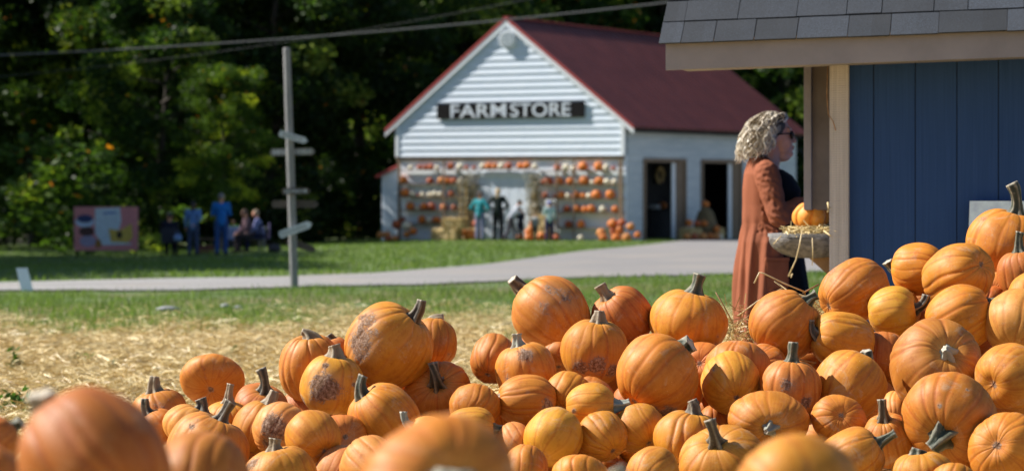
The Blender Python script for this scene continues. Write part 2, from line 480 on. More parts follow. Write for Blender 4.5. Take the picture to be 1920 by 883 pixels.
# the drive: a sheet lying on the ground between two edge curves
near_px = [(-900, 552), (-300, 550), (0, 548), (300, 546), (552, 541), (760, 536), (960, 528), (1185, 520), (1385, 515), (1500, 512), (1800, 506), (2600, 500)]
far_px = [(-900, 535), (-300, 534), (0, 532), (250, 527), (500, 521), (700, 514), (900, 499), (1050, 478), (1185, 463), (1320, 449), (1640, 446), (2600, 443)]
npt = [hit(*q) for q in near_px]; fpt = [hit(*q) for q in far_px]
NA, NB = 160, 30
tt = np.linspace(0, len(near_px) - 1, NA)
def interp(pts, tt):
    a = np.array([[p.x, p.y] for p in pts]); k = np.arange(len(pts))
    return np.stack([np.interp(tt, k, a[:, 0]), np.interp(tt, k, a[:, 1])], 1)
A, B = interp(npt, tt), interp(fpt, tt)
A[:, 1] += 0.25 * np.sin(A[:, 0] * 1.7) + 0.1 * np.sin(A[:, 0] * 6.1); B[:, 1] += 0.3 * np.sin(B[:, 0] * 1.1 + 2)
ss = np.linspace(0, 1, NB)[:, None, None]
P = A[None] * (1 - ss) + B[None] * ss
V = np.concatenate([P.reshape(-1, 2), (ground_z(P[..., 0], P[..., 1]).ravel() + 0.025)[:, None]], 1)
ii = (np.arange(NB - 1)[:, None] * NA + np.arange(NA - 1)[None, :]).ravel()
m, t, p = nt('gravel and worn asphalt')
co = coords(t)
n1 = N(t, 'ShaderNodeTexNoise', i_Scale=28.0, i_Detail=6.0, i_Roughness=0.8); t.links.new(co, n1.inputs['Vector'])
n2 = N(t, 'ShaderNodeTexNoise', i_Scale=0.5, i_Detail=5.0); t.links.new(co, n2.inputs['Vector'])
r1 = ramp(t, [(0.3, (0.15, 0.143, 0.14)), (0.7, (0.29, 0.275, 0.27))], n1.outputs[0])
n6 = N(t, 'ShaderNodeTexNoise', i_Scale=1.6, i_Detail=3.0, i_Roughness=0.5); t.links.new(coords(t, (0.15, 1.6, 1)), n6.inputs['Vector'])
sx_ = t.nodes.new('ShaderNodeSeparateXYZ'); t.links.new(co, sx_.inputs[0])
gm = ramp(t, [(0.25, (0.75, 0.75, 0.75)), (0.6, (0, 0, 0))], math_(t, 'MULTIPLY_ADD', sx_.outputs[0], 0.05, 0.5))
r2_ = ramp(t, [(0.42, (0.20, 0.195, 0.19)), (0.6, (0.46, 0.45, 0.44))], n1.outputs[0])
c0_ = mixc(t, r1.outputs[0], r2_.outputs[0], gm.outputs[0])
c0_ = mixc(t, c0_, (0.16, 0.15, 0.145), ramp(t, [(0.5, (0, 0, 0)), (0.66, (0.55, 0.55, 0.55))], n6.outputs[0]).outputs[0])
c = mixc(t, c0_, (0.30, 0.26, 0.22), ramp(t, [(0.5, (0, 0, 0)), (0.7, (0.6, 0.6, 0.6))], n2.outputs[0]).outputs[0])
t.links.new(c, p.inputs['Base Color']); p.inputs['Roughness'].default_value = 0.85
bumpn(t, p, n1.outputs[0], 0.6, 0.02)
tag(link_mesh('road', np_mesh('road', V, np.stack([ii, ii + 1, ii + NA + 1, ii + NA], 1), True), None, [m]), kind='structure')
def road_span(x, y):
    """True on the drive"""
    yn = np.interp(x, A[:, 0], A[:, 1]); yf = np.interp(x, B[:, 0], B[:, 1])
    return (y > yn - 0.1) & (y < yf + 0.1)
# ------------------------------------------------------------------ loose straw and grass blades
def blades(name, x, y, h, w, mat, lean=0.5, hue=None, lie=False, z=None):
    n = len(x)
    th = RNG.uniform(0, 2 * np.pi, n)
    if z is None: z = ground_z(x, y)
    base = np.stack([x, y, z], 1)
    if lie:
        up = RNG.uniform(-0.05, 0.35, n)
        d = np.stack([np.cos(th) * np.cos(up), np.sin(th) * np.cos(up), np.sin(up)], 1) * h[:, None]
        base[:, 2] += RNG.uniform(0.0, 0.05, n)
        ro = RNG.uniform(0, np.pi, n)
        sd = np.stack([-np.sin(th) * np.cos(ro), np.cos(th) * np.cos(ro), np.sin(ro)], 1) * w[:, None]
        tip = base + d
        bend = np.zeros((n, 3)); bend[:, 2] = RNG.uniform(-0.01, 0.02, n)
        mid = base + d * 0.5 + bend
        V = np.stack([base - sd, base + sd, mid + sd, mid - sd, tip + sd * 0.8, tip - sd * 0.8], 1).reshape(-1, 3)
        i = np.arange(n) * 6
        Fq = np.concatenate([np.stack([i, i + 1, i + 2, i + 3], 1), np.stack([i + 3, i + 2, i + 4, i + 5], 1)])
        k = 6; faces = [Fq]
    else:
        l = RNG.uniform(0.1, lean, n)
        d = np.stack([np.cos(th) * l, np.sin(th) * l, np.ones(n)], 1) * h[:, None]
        ph = RNG.uniform(0, 2 * np.pi, n)
        sd = np.stack([np.cos(ph), np.sin(ph), np.zeros(n)], 1) * w[:, None]
        V = np.stack([base - sd, base + sd, base + d], 1).reshape(-1, 3)
        i = np.arange(n) * 3
        faces = [np.stack([i, i + 1, i + 2], 1)]; k = 3
    if hue is None: hue = RNG.random(n)
    me = np_mesh(name, V, faces, False, {'hue': np.repeat(hue, k)})
    return link_mesh(name, me, None, [mat])

def in_view(n, y0, y1, pad=1.5, power=1.0):
    y = y0 + (y1 - y0) * RNG.random(n) ** power
    x = (RNG.random(n) * 2 - 1) * (y * 0.2118 + pad)
    return x, y

x, y = in_view(150000, 11.5, 28.5, 1.0, 1.15)
patch = np.sin(x * 1.9 + np.sin(y * 1.3) * 2) * np.sin(y * 1.1 + np.cos(x * 0.8)) + RNG.normal(0, 0.45, len(x))
def rag(x, y): return 1.8 * np.sin(x * 1.3 + 0.7 * np.sin(y)) + 1.3 * np.sin(x * 3.1 + y * 0.9) + 0.9 * np.sin(x * 6.3 - y * 1.7)
keep = (patch > -1.0) & (y - 0.35 * x + rag(x, y) < 24.6 + RNG.normal(0, 1.8, len(x)))
x, y = x[keep], y[keep]
n = len(x)
o = blades('straw', x, y, RNG.uniform(0.03, 0.17, n), RNG.uniform(0.0010, 0.0032, n), M['straw'], lie=True, hue=np.clip(RNG.normal(0.68, 0.28, n), 0, 1))
tag(o, 'loose golden straw strewn over the soil behind the pumpkin pile', 'straw', kind='stuff')
x, y = in_view(90000, 21, 37.5, 2.0)
dens = np.sin(x * 0.9 + 1.2) * np.sin(y * 0.7) + RNG.normal(0, 0.6, len(x))
keep = (dens > -0.75) & (y - 0.35 * x + rag(x, y) > 24.2 + RNG.normal(0, 1.8, len(x))) & ~road_span(x, y)
dn = np.interp(x, A[:, 0], A[:, 1]) - y + 0.8 * np.sin(x * 1.7) + 0.5 * np.sin(x * 4.1)
keep &= ~((dn < 1.6) & (RNG.random(len(x)) < 0.8) & (x > -6.5)) & ~((np.sin(x * 1.9 + 2) * np.sin(y * 1.4 + x) > 0.72) & (RNG.random(len(x)) < 0.75))
x, y = x[keep], y[keep]; n = len(x)
dryb = (np.sin(x * 0.6 + y * 0.4) + RNG.normal(0, 0.5, n)) > 1.05
og = blades('grass', x, y, RNG.uniform(0.03, 0.11, n), RNG.uniform(0.003, 0.007, n), M['grass_blade'])
tag(og, 'short green grass between the straw and the gravel drive', 'grass', kind='stuff')
x, y = in_view(90000, 38, 98, 2.0)
keep = ~road_span(x, y); x, y = x[keep], y[keep]; n = len(x)
og = blades('grass', x, y, RNG.uniform(0.04, 0.10, n), RNG.uniform(0.008, 0.018, n), M['grass_blade'])
tag(og, 'mown lawn rising from the drive to the store and the wood', 'grass', kind='stuff')

def plant(px, py, w, h, n, label):
    """a small leafy weed standing in the straw"""
    c = hit(px, py)
    s = F / c.y
    rw, rh = w / s / 2, h / s
    q = RNG.normal(0, 0.45, (n, 3)); q[:, 2] = np.abs(q[:, 2])
    P = np.array(c)[None] + q * np.array([rw, rw, rh])[None]
    a = RNG.normal(0, 1, (n, 3)); a /= np.linalg.norm(a, axis=1)[:, None]
    b = np.cross(a, RNG.normal(0, 1, (n, 3))); b /= np.linalg.norm(b, axis=1)[:, None]
    L = 0.028
    V = np.stack([P - a * L, P - b * L * 0.5, P + a * L, P + b * L * 0.5], 1).reshape(-1, 3)
    i = np.arange(n) * 4
    me = np_mesh('weed', V - np.array(c)[None], np.stack([i, i + 1, i + 2, i + 3], 1), False, {'hue': np.repeat(RNG.random(n) * 0.7, 4)})
    o = link_mesh('weed', me, None, [M['leaf']]); o.location = c
    o.color = (1.1, 1.25, 1, 1)
    tag(o, label, 'weed')
plant(30, 692, 26, 30, 90, 'small dark leafy weed alone in the straw at the far left')
plant(150, 678, 45, 14, 50, 'low flat green weed in the straw behind the grey stem')
plant(208, 690, 34, 12, 40, 'sparse green weed in the straw, just right of another flat weed')
plant(30, 770, 90, 34, 130, 'green leafy clump in the straw above the lower left corner')
plant(440, 668, 24, 14, 30, 'tiny green sprig in the straw right of the bare round pumpkin')

# ------------------------------------------------------------------ trees
def leaf_cloud(centres, radii, per, size, flat_=0.7):
    P = []; Hh = []
    for c, r in zip(centres, radii):
        k = max(8, int(per * r * r))
        q = RNG.normal(0, 1, (k, 3)); q /= np.linalg.norm(q, axis=1)[:, None]
        q *= (RNG.random(k) ** 0.45)[:, None] * r
        q[:, 2] *= flat_
        P.append(np.array(c)[None] + q); Hh.append(np.clip(RNG.normal(RNG.choice([0.2, 0.35, 0.5, 0.82], p=[0.40, 0.28, 0.18, 0.14]), 0.12, k), 0, 0.95))  # bright clumps: turning leaves that also paint in sunlit highlights
    P = np.concatenate(P); hue = np.concatenate(Hh)
    hue = np.where(RNG.random(len(hue)) < 0.004, 1.0, hue)
    n = len(P)
    a = RNG.normal(0, 1, (n, 3)); a[:, 2] *= 0.5; a /= np.linalg.norm(a, axis=1)[:, None]
    b = np.cross(a, RNG.normal(0, 1, (n, 3))); b /= np.linalg.norm(b, axis=1)[:, None]
    s = size * RNG.uniform(0.6, 1.4, n)[:, None]
    V = np.stack([P - a * s, P - b * s * 0.55 + a * s * 0.1, P + a * s, P + b * s * 0.55 + a * s * 0.1], 1).reshape(-1, 3)
    i = np.arange(n) * 4
    return V, np.stack([i, i + 1, i + 2, i + 3], 1), np.repeat(hue, 4)

def limb_tree(h, spread, low, nl, per, size, trunk_r, lean=0.0):
    """trunk with limbs; leaf clumps at and along the limbs"""
    mb = MB()
    top = Vector((lean * h * 0.3, 0, h * 0.85))
    pts = [Vector((lean * z * 0.3 + 0.12 * math.sin(z * 0.9), 0.1 * math.cos(z * 0.7), z)) for z in np.linspace(-0.4, h * 0.85, 9)]
    mb.tube(pts, [trunk_r * (1.25 - 0.13 * i) for i in range(9)], 9)
    C = []; Rr = []
    for k in range(nl):
        z = low + (h - low) * (k / (nl - 1)) ** 0.9
        base = pts[min(8, max(1, int(z / (h * 0.85) * 8)))].copy(); base.z = min(z, h * 0.85)
        a = k * 2.4 + random.uniform(-0.5, 0.5)
        f = math.sin(math.pi * min(1, (z - low) / (h - low) * 0.8 + 0.22)) ** 0.7
        L = spread * f * random.uniform(0.7, 1.1)
        d = Vector((math.cos(a), math.sin(a), random.uniform(0.0, 0.45)))
        e = base + d * L
        mid = base + d * L * 0.5 + Vector((0, 0, 0.25))
        mb.tube([base, mid, e], [trunk_r * 0.35, trunk_r * 0.2, 0.02], 5)
        for q in (0.45, 0.75, 1.0):
            for _ in range(2):
                C.append(tuple(base + d * L * q + Vector((random.uniform(-1, 1), random.uniform(-1, 1), random.uniform(-0.6, 0.8))) * spread * 0.22))
                Rr.append(spread * random.uniform(0.15, 0.3))
    return mb, leaf_cloud(C, Rr, per, size)

VAR = []
for (h, sp, low, nl, per, size, tr, lean) in [(15, 4.6, 2.2, 26, 210, 0.13, 0.24, 0.1), (17, 4.0, 3.5, 26, 200, 0.12, 0.20, -0.12), (13, 4.8, 1.2, 24, 220, 0.13, 0.22, 0.05), (16, 5.0, 5.0, 22, 190, 0.14, 0.26, -0.05)]:
    mb, (V, Fq, hue) = limb_tree(h, sp, low, nl, per, size, tr, lean)
    t_ = mb.build('trunk', M['bark'], None, True); tm = t_.data
    bpy.data.objects.remove(t_)
    cm = np_mesh('crown', V, Fq, False, {'hue': hue}); cm.materials.append(M['leaf'])
    VAR.append((tm, cm))
def tree(x, y, var, s, rz, label, tint=(1, 1, 1), group='trees of the wood behind the lawn', name='broadleaf_tree'):
    e = empty(name, (x, y, gz(x, y) - 0.1), rz)
    e.scale = (s, s, s)
    tag(e, label, 'tree', group)
    for nm, me in zip(('trunk', 'crown'), VAR[var]):
        o = link_mesh(nm, me, e); o.color = (*tint, 1)
    return e
# first edge of the wood, left to right, each with its own look
def pxX(px, Y): return (px - 960) / F * Y
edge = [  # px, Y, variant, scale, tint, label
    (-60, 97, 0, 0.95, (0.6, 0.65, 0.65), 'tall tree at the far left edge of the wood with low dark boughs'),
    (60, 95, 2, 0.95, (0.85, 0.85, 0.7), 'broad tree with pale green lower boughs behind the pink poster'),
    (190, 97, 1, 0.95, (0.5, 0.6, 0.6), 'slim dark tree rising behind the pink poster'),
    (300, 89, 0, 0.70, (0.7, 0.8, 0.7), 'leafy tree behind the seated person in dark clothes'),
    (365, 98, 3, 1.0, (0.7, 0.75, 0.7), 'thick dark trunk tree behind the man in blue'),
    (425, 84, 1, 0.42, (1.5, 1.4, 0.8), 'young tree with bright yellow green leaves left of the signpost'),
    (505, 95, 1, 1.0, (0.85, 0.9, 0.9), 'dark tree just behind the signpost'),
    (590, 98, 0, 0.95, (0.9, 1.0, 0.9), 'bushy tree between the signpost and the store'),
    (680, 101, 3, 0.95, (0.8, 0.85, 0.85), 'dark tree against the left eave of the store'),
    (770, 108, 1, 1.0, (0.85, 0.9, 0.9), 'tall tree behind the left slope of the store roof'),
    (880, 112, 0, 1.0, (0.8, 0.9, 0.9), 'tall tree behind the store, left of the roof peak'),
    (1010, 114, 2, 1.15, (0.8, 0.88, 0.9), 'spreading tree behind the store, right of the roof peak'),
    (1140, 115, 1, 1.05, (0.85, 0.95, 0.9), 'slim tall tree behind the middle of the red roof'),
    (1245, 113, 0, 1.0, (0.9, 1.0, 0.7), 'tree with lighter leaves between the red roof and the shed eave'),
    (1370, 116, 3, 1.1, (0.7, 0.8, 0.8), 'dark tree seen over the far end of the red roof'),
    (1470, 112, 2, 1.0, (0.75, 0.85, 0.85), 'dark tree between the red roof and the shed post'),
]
for px, Y, v, s, tint, lab in edge:
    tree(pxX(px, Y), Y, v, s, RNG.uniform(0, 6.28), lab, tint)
rows = []
for k in range(15):
    px = -150 + k * 135 + random.uniform(-30, 30)
    rows.append((px, 122 + random.uniform(-3, 3), k))
for k in range(13):
    px = -120 + k * 160 + random.uniform(-30, 30)
    rows.append((px, 136 + random.uniform(-3, 3), k))
for px, Y, k in rows:
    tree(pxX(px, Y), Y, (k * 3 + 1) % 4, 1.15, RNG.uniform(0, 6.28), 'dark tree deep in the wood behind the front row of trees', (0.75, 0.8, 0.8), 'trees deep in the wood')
# trees that stand left of the picture and shade the lawn
shade = [(-19.5, 48, 2, 1.05), (-19.8, 52.5, 0, 1.0), (-21, 59.5, 2, 1.05), (-22.5, 75, 0, 0.95), (-23.5, 44, 0, 1.0), (-20.5, 49, 2, 1.1), (-21.5, 56, 0, 1.05), (-22.0, 63, 3, 1.0), (-21.5, 70, 0, 1.05), (-24, 87, 1, 1.05), (-27, 66, 3, 1.15), (-27, 56, 1, 1.1)]
for k, (x_, y_, v, s) in enumerate(shade):
    tree(x_, y_, v, s, k * 1.3, 'roadside tree left of the lawn that throws its shade over it', (1, 1, 1), 'trees left of the lawn')
# undergrowth along the foot of the wood
ug = []
for (h, w) in ((2.2, 1.8), (1.6, 2.2), (3.0, 1.9)):
    C = [(random.gauss(0, w * 0.4), random.gauss(0, w * 0.35), random.uniform(0.25, h)) for _ in range(26)]
    V, Fq, hue = leaf_cloud(C, [random.uniform(0.35, 0.7) for _ in C], 190, 0.10)
    me = np_mesh('bush', V, Fq, False, {'hue': hue}); me.materials.append(M['leaf']); ug.append(me)
spots = ['behind the left end of the pink poster', 'right of the pink poster', 'behind the seated person in dark clothes', 'behind the person in pale blue', 'behind the man in blue', 'behind the picnic table', 'behind the seated friends at the table', 'left of the signpost',
         'right behind the signpost', 'right of the signpost', 'half way to the store', 'left of the store lean-to', 'against the store lean-to', 'at the far left edge of the lawn', 'left of the pink poster']
for k, (px, lab) in enumerate(zip([150, 275, 320, 362, 420, 455, 492, 525, 560, 600, 640, 680, 712, 20, 90], spots)):
    Y = 92 - 4 * (px < 300) + random.uniform(-1.5, 1.5) + (6 if px > 560 else 0)
    me = ug[k % 3]
    o = link_mesh('bush', me); X = pxX(px, Y); o.location = (X, Y, gz(X, Y) - 0.1); o.rotation_euler = (0, 0, k * 1.7)
    s = random.uniform(0.85, 1.2); o.scale = (s, s, s * 1.05); q = random.uniform(0.65, 1.0); o.color = (q, q, q, 1)
    tag(o, 'leafy undergrowth bush ' + lab, 'bush', 'bushes along the foot of the wood')
o = link_mesh('bush', ug[2]); X = pxX(115, 79); o.location = (X, 79, gz(X, 79) - 0.1); o.scale = (1.7, 1.5, 1.25); o.color = (1.1, 1.1, 0.8, 1)  # sunlight on the bush is put into its tint
tag(o, 'sunlit yellow green bush over the left end of the pink poster', 'bush', 'bushes along the foot of the wood')
for k in range(46):
    px = -60 + k * 34 + random.uniform(-14, 14)
    Y = 106 + random.uniform(-3, 12) + (8 if px > 700 else 0)
    o = link_mesh('bush', ug[(k * 5 + 1) % 3]); X = pxX(px, Y); o.location = (X, Y, gz(X, Y) - 0.1); o.rotation_euler = (0, 0, k * 2.1)
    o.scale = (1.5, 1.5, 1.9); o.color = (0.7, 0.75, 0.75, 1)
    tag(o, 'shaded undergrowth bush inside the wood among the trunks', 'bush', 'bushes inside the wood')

# ------------------------------------------------------------------ farm store
SA = R(-30)
S_corner = Vector((3.93, 84, 0)); W = 9.40
So = S_corner - Vector((math.cos(SA), math.sin(SA), 0)) * W
So.z = gz(3.93, 84) - 0.02
SF = Frame(So, SA)
store = empty('farm_store', So, SA)
tag(store, 'white clapboard farm store with red metal roof and pumpkin shelves on its front', 'store')
EAVE = SF.pix(1172, 224)[1]; RIDGE = SF.pix(957, 38)[1]; LOW = SF.pix(960, 293)[1]
DEP = 14.85
slope = (RIDGE - EAVE) / (W / 2)
def half_at(z): return W / 2 if z <= EAVE else max(0.0, (RIDGE - z) / slope)
# upper gable clapboards
mb = MB(); z = LOW; ex = 0.245
while z < RIDGE - 0.05:
    z1 = min(z + ex, RIDGE - 0.01)
    h0, h1 = half_at(z), half_at(z1)
    if h0 == W / 2 and h1 < W / 2 and z < EAVE: z1 = EAVE if EAVE - z > 0.05 else z1; h1 = half_at(z1)
    c = W / 2
    y0, y1 = -0.095, -0.055
    mb.add([(c - h0, y0, z), (c + h0, y0, z), (c + h1, y1, z1), (c - h1, y1, z1), (c - h0, 0, z), (c + h0, 0, z), (c + h1, 0, z1), (c - h1, 0, z1)],
           [(0, 1, 2, 3), (4, 7, 6, 5), (0, 4, 5, 1), (3, 2, 6, 7), (0, 3, 7, 4), (1, 5, 6, 2)])
    z = z1
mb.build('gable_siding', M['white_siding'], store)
mb = MB()
mb.box(-0.01, 0.12, -0.115, 0.0, LOW, EAVE - 0.05); mb.box(W - 0.12, W + 0.02, -0.115, 0.0, LOW, EAVE - 0.05)
mb.build('corner_trim', M['white_paint'], store)
# lower wall behind the shelves
mb = MB(); mb.box(0, W, 0.02, 0.15, -0.3, LOW + 0.02); mb.build('front_wall', M['under_wall'], store)
# far walls
mb = MB(); mb.box(0, 0.15, 0.15, DEP, -0.6, EAVE); mb.box(0.15, W, DEP - 0.15, DEP, -0.8, EAVE)
mb.prism([(0, DEP - 0.1, EAVE), (W, DEP - 0.1, EAVE), (W / 2, DEP - 0.1, RIDGE)], (0, 0.1, 0))
mb.build('back_wall', M['side_siding'], store)
# right side wall with two door openings
SF2 = Frame(SF.world(W, 0, 0), SA + R(90))      # local x runs back along the side
def side_x(px): return SF2.pix(px, 400)[0]
DT = SF2.pix(1215, 302)[1]
ops = [(side_x(1207), side_x(1281)), (side_x(1315), side_x(1386))]
mb = MB()
def lap(x0, x1, za, zb):
    z = za
    while z < zb - 1e-3:
        z1 = min(z + 0.2, zb)
        a, b = W + 0.050, W + 0.008
        mb.add([(a, x0, z), (a, x1, z), (b, x1, z1), (b, x0, z1), (W - 0.12, x0, z), (W - 0.12, x1, z), (W - 0.12, x1, z1), (W - 0.12, x0, z1)],
               [(0, 1, 2, 3), (4, 7, 6, 5), (0, 4, 5, 1), (3, 2, 6, 7), (0, 3, 7, 4), (1, 5, 6, 2)])
        z = z1
lap(0.16, DEP, DT, EAVE); lap(0.16, ops[0][0], -0.8, DT); lap(ops[0][1], ops[1][0], -0.8, DT); lap(ops[1][1], DEP, -0.8, DT)
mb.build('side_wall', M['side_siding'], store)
for (a, b) in ops:
    mb = MB()
    w_ = b - a
    mb.box(W + 0.02, W + 0.09, a - 0.12, a + 0.02, -0.3, DT + 0.1); mb.box(W + 0.02, W + 0.09, b - 0.02, b + 0.12, -0.3, DT + 0.1); mb.box(W + 0.02, W + 0.10, a + 0.02, b - 0.02, DT - 0.04, DT + 0.1)
    fr = mb.build('door_frame', M['old_wood'], store)
    mb = MB(); mb.box(W - 0.05, W + 0.0, b - w_ * 0.28, b - w_ * 0.20, -0.3, DT - 0.05); mb.build('jamb', M['white_paint'], fr)
    mb = MB(); mb.box(W - 0.03, W + 0.03, b - w_ * 0.20, b - 0.02, -0.3, DT - 0.05); mb.build('door', M['old_wood'], fr)
# room: floor, dark back panel
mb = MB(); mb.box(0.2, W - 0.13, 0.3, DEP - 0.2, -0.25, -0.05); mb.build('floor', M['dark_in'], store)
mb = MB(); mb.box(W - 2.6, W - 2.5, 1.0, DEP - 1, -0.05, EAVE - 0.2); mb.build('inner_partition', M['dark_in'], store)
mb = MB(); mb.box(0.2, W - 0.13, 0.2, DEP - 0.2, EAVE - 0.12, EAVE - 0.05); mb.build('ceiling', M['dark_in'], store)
# roof slopes with standing seams
OV, OF = 0.42, 0.15
for side in (-1, 1):
    mb = MB(); c = W / 2; th = 0.07
    ez = EAVE - slope * OV; exx = c + side * (W / 2 + OV)
    n_ = Vector((side * slope, 0, 1)).normalized() * th
    pts = [Vector((c, -OF, RIDGE)), Vector((exx, -OF, ez)), Vector((exx, DEP + 0.3, ez)), Vector((c, DEP + 0.3, RIDGE))]
    q = [p_ + n_ for p_ in pts]
    mb.add(pts + q, [(0, 1, 2, 3), (4, 7, 6, 5), (0, 4, 5, 1), (1, 5, 6, 2), (2, 6, 7, 3), (3, 7, 4, 0)])
    rf = mb.build('roof_slope', M['red_roof'], store)
    sm_ = MB(); yy = -OF + 0.05
    while yy < DEP + 0.3:
        a = Vector((c, yy, RIDGE)) + n_; b = Vector((exx, yy, ez)) + n_
        up = n_.normalized() * 0.03
        sm_.prism([a, b, b + up, a + up], (0, 0.03, 0)); yy += 0.45
    sm_.build('seam', M['red_roof'], rf)
    mb = MB()   # rake board, white under a red edge
    d = Vector((exx - c, 0, ez - RIDGE))
    a = Vector((c, -OF - 0.025, RIDGE - 0.02)); b = a + d
    mb.prism([a, b, b + Vector((0, 0, -0.17)), a + Vector((0, 0, -0.20))], (0, 0.022, 0))
    mb.build('rake_board', M['white_paint'], store)
    mb = MB(); a = Vector((c, -OF - 0.04, RIDGE + 0.12)); b = Vector((exx, -OF - 0.04, ez + 0.10))
    mb.prism([a, b, b + Vector((0, 0, -0.12)), a + Vector((0, 0, -0.13))], (0, 0.036, 0))
    mb.build('roof_edge', M['red_edge'], store)
mb = MB(); mb.box(W / 2 - 0.12, W / 2 + 0.12, -OF, DEP + 0.3, RIDGE + 0.075, RIDGE + 0.11); mb.build('ridge_cap', M['red_edge'], store)
mb = MB(); mb.box(W + OV - 0.06, W + OV - 0.02, 0.0, DEP, EAVE - slope * OV - 0.12, EAVE - slope * OV - 0.01); mb.build('gutter', M['dark_board'], store)
# round louvred vent
vx, vz_ = SF.pix(953, 74, -0.12)
mb = MB(); mb.tube([(vx, -0.09, vz_), (vx, -0.22, vz_)], 0.33, 28); vent = mb.build('gable_vent', M['white_paint'], store)
mb = MB()
for k in range(7):
    zz = vz_ - 0.24 + k * 0.08; hw = math.sqrt(max(0.01, 0.29 ** 2 - (zz - vz_) ** 2))
    mb.box(vx - hw, vx + hw, -0.242, -0.222, zz - 0.015, zz + 0.015)
mb.build('louvre', M['side_siding'], vent)
# beam over the shelves, barn door
mb = MB(); mb.box(0.0, W, -0.06, 0.018, LOW - 0.13, LOW - 0.004); mb.build('beam', M['old_wood'], store)
dx0, dt = SF.pix(897, 322, -0.1); dx1, _ = SF.pix(1002, 322, -0.1)
mb = MB(); nb = 11
for k in range(nb):
    a = dx0 + (dx1 - dx0) * k / nb; b = dx0 + (dx1 - dx0) * (k + 1) / nb
    mb.box(a + 0.006, b - 0.006, -0.09 - 0.006 * (k % 2), -0.04, -0.05, dt)
dr = mb.build('barn_door', M['white_siding'], store)
mb = MB(); mb.box(dx0 - 0.05, dx1 + 0.05, -0.16, -0.1, dt - 0.16, dt - 0.04); mb.build('door_rail', M['white_paint'], dr)
# lean-to at the left
lx0 = SF.pix(716, 420, 0.5)[0]; lz = SF.pix(716, 330, 0.5)[1]; lz2 = SF.pix(745, 309, 0.5)[1]
mb = MB(); mb.prism([(lx0, 0.5, -0.6), (-0.003, 0.5, -0.6), (-0.003, 0.5, lz2), (lx0, 0.5, lz)], (0, 3.0, 0)); lt = mb.build('lean_to', M['under_wall'], store)
mb = MB(); k_ = (lz2 - lz) / (0 - lx0)
mb.prism([(lx0 - 0.18, 0.3, lz - 0.18 * k_ + 0.004), (-0.003, 0.3, lz2 + 0.004), (-0.003, 0.3, lz2 + 0.08), (lx0 - 0.18, 0.3, lz - 0.18 * k_ + 0.08)], (0, 3.3, 0))
mb.build('lean_to_roof', M['red_edge'], lt)
mb = MB()
for k in range(16): mb.box(lx0 + 0.01, -0.01, 0.47, 0.497, -0.4 + k * 0.18, -0.4 + k * 0.18 + 0.16) if -0.4 + k * 0.18 + 0.16 < lz else None
mb.build('siding', M['under_wall'], lt)

# shelf units, one each side of the door
unit = {}
def shelf_unit(x0, x1, zs, posts, label):
    e = empty('shelf_unit', SF.world(x0, 0, 0), SA)
    tag(e, label, 'shelves', 'shelf units on the store front')
    for z in zs:
        mb = MB(); mb.box(0.0, x1 - x0, -0.27, -0.03, z - 0.032, z); mb.build('shelf', M['old_wood'], e)
    for q, w_ in posts:
        mb = MB(); mb.box(q - x0, q - x0 + w_, -0.31, -0.272, -0.1, LOW - 0.14); mb.build('post', M['old_wood'], e)
    return e
def shz(py): return SF.pix(960, py, -0.25)[1]
zL = [SF.pix(820, v, -0.25)[1] for v in (318, 344.5, 368.7, 394, 418.5)]
zR = [SF.pix(1095, v, -0.25)[1] for v in (319.8, 346, 372, 398, 426.5)]
xl0, xl1 = SF.pix(747, 380, -0.25)[0], SF.pix(893, 380, -0.25)[0]
xr0, xr1 = SF.pix(1012, 380, -0.25)[0], SF.pix(1168, 380, -0.25)[0]
shelf_unit(xl0, xl1, zL, [(xl0, 0.12), (SF.pix(828, 380, -0.4)[0], 0.06)], 'brown plank shelves of pumpkins on the store front, left of the barn door')
shelf_unit(xr0, xr1, zR, [(xr1 - 0.14, 0.14), (SF.pix(1040, 380, -0.4)[0], 0.06), (SF.pix(1072, 380, -0.4)[0], 0.05)], 'brown plank shelves of pumpkins on the store front, right of the barn door')
zd = SF.pix(950, 316.8, -0.25)[1]
xd0, xd1 = SF.pix(896, 316, -0.25)[0], SF.pix(1011, 316, -0.25)[0]
e = empty('wall_shelf', SF.world(xd0, 0, 0), SA); tag(e, 'single plank shelf above the barn door with a row of pumpkins on it', 'shelf')
mb = MB(); mb.box(0, xd1 - xd0, -0.29, -0.165, zd - 0.032, zd); mb.build('plank', M['old_wood'], e)

# sign
sx0, sz0 = SF.pix(820, 224, -0.14); sx1, sz1 = SF.pix(1096, 190, -0.14)
sg = empty('store_sign', SF.world(sx0, -0.14, sz0), SA)
tag(sg, 'long charcoal sign reading FARM STORE in pale block letters on the gable', 'sign')
Ls, Hs = sx1 - sx0, sz1 - sz0
mb = MB(); mb.box(0, Ls, -0.03, 0.03, 0, Hs); mb.build('board', M['dark_board'], sg)
def word(txt, x0, x1, z0, z1, y, mat, parent, name, depth=0.02, offset=0.012):
    cu = bpy.data.curves.new(name, 'FONT'); cu.body = txt; cu.size = 1; cu.extrude = depth; cu.offset = offset; cu.space_character = 1.02
    o = bpy.data.objects.new(name, cu); COL.objects.link(o)
    bpy.context.view_layer.update()
    me = bpy.data.meshes.new_from_object(o.evaluated_get(bpy.context.evaluated_depsgraph_get()))
    bpy.data.objects.remove(o)
    n = len(me.vertices); a = np.empty(n * 3); me.vertices.foreach_get('co', a); a = a.reshape(-1, 3)
    mn, mx = a.min(0), a.max(0)
    out = np.stack([x0 + (a[:, 0] - mn[0]) / (mx[0] - mn[0]) * (x1 - x0), y - a[:, 2], z0 + (a[:, 1] - mn[1]) / (mx[1] - mn[1]) * (z1 - z0)], 1)
    me.vertices.foreach_set('co', out.astype(np.float32).ravel()); me.update(); me.materials.clear()
    return link_mesh(name, me, parent, [mat])
def sx(px): return SF.pix(px, 205, -0.17)[0] - sx0
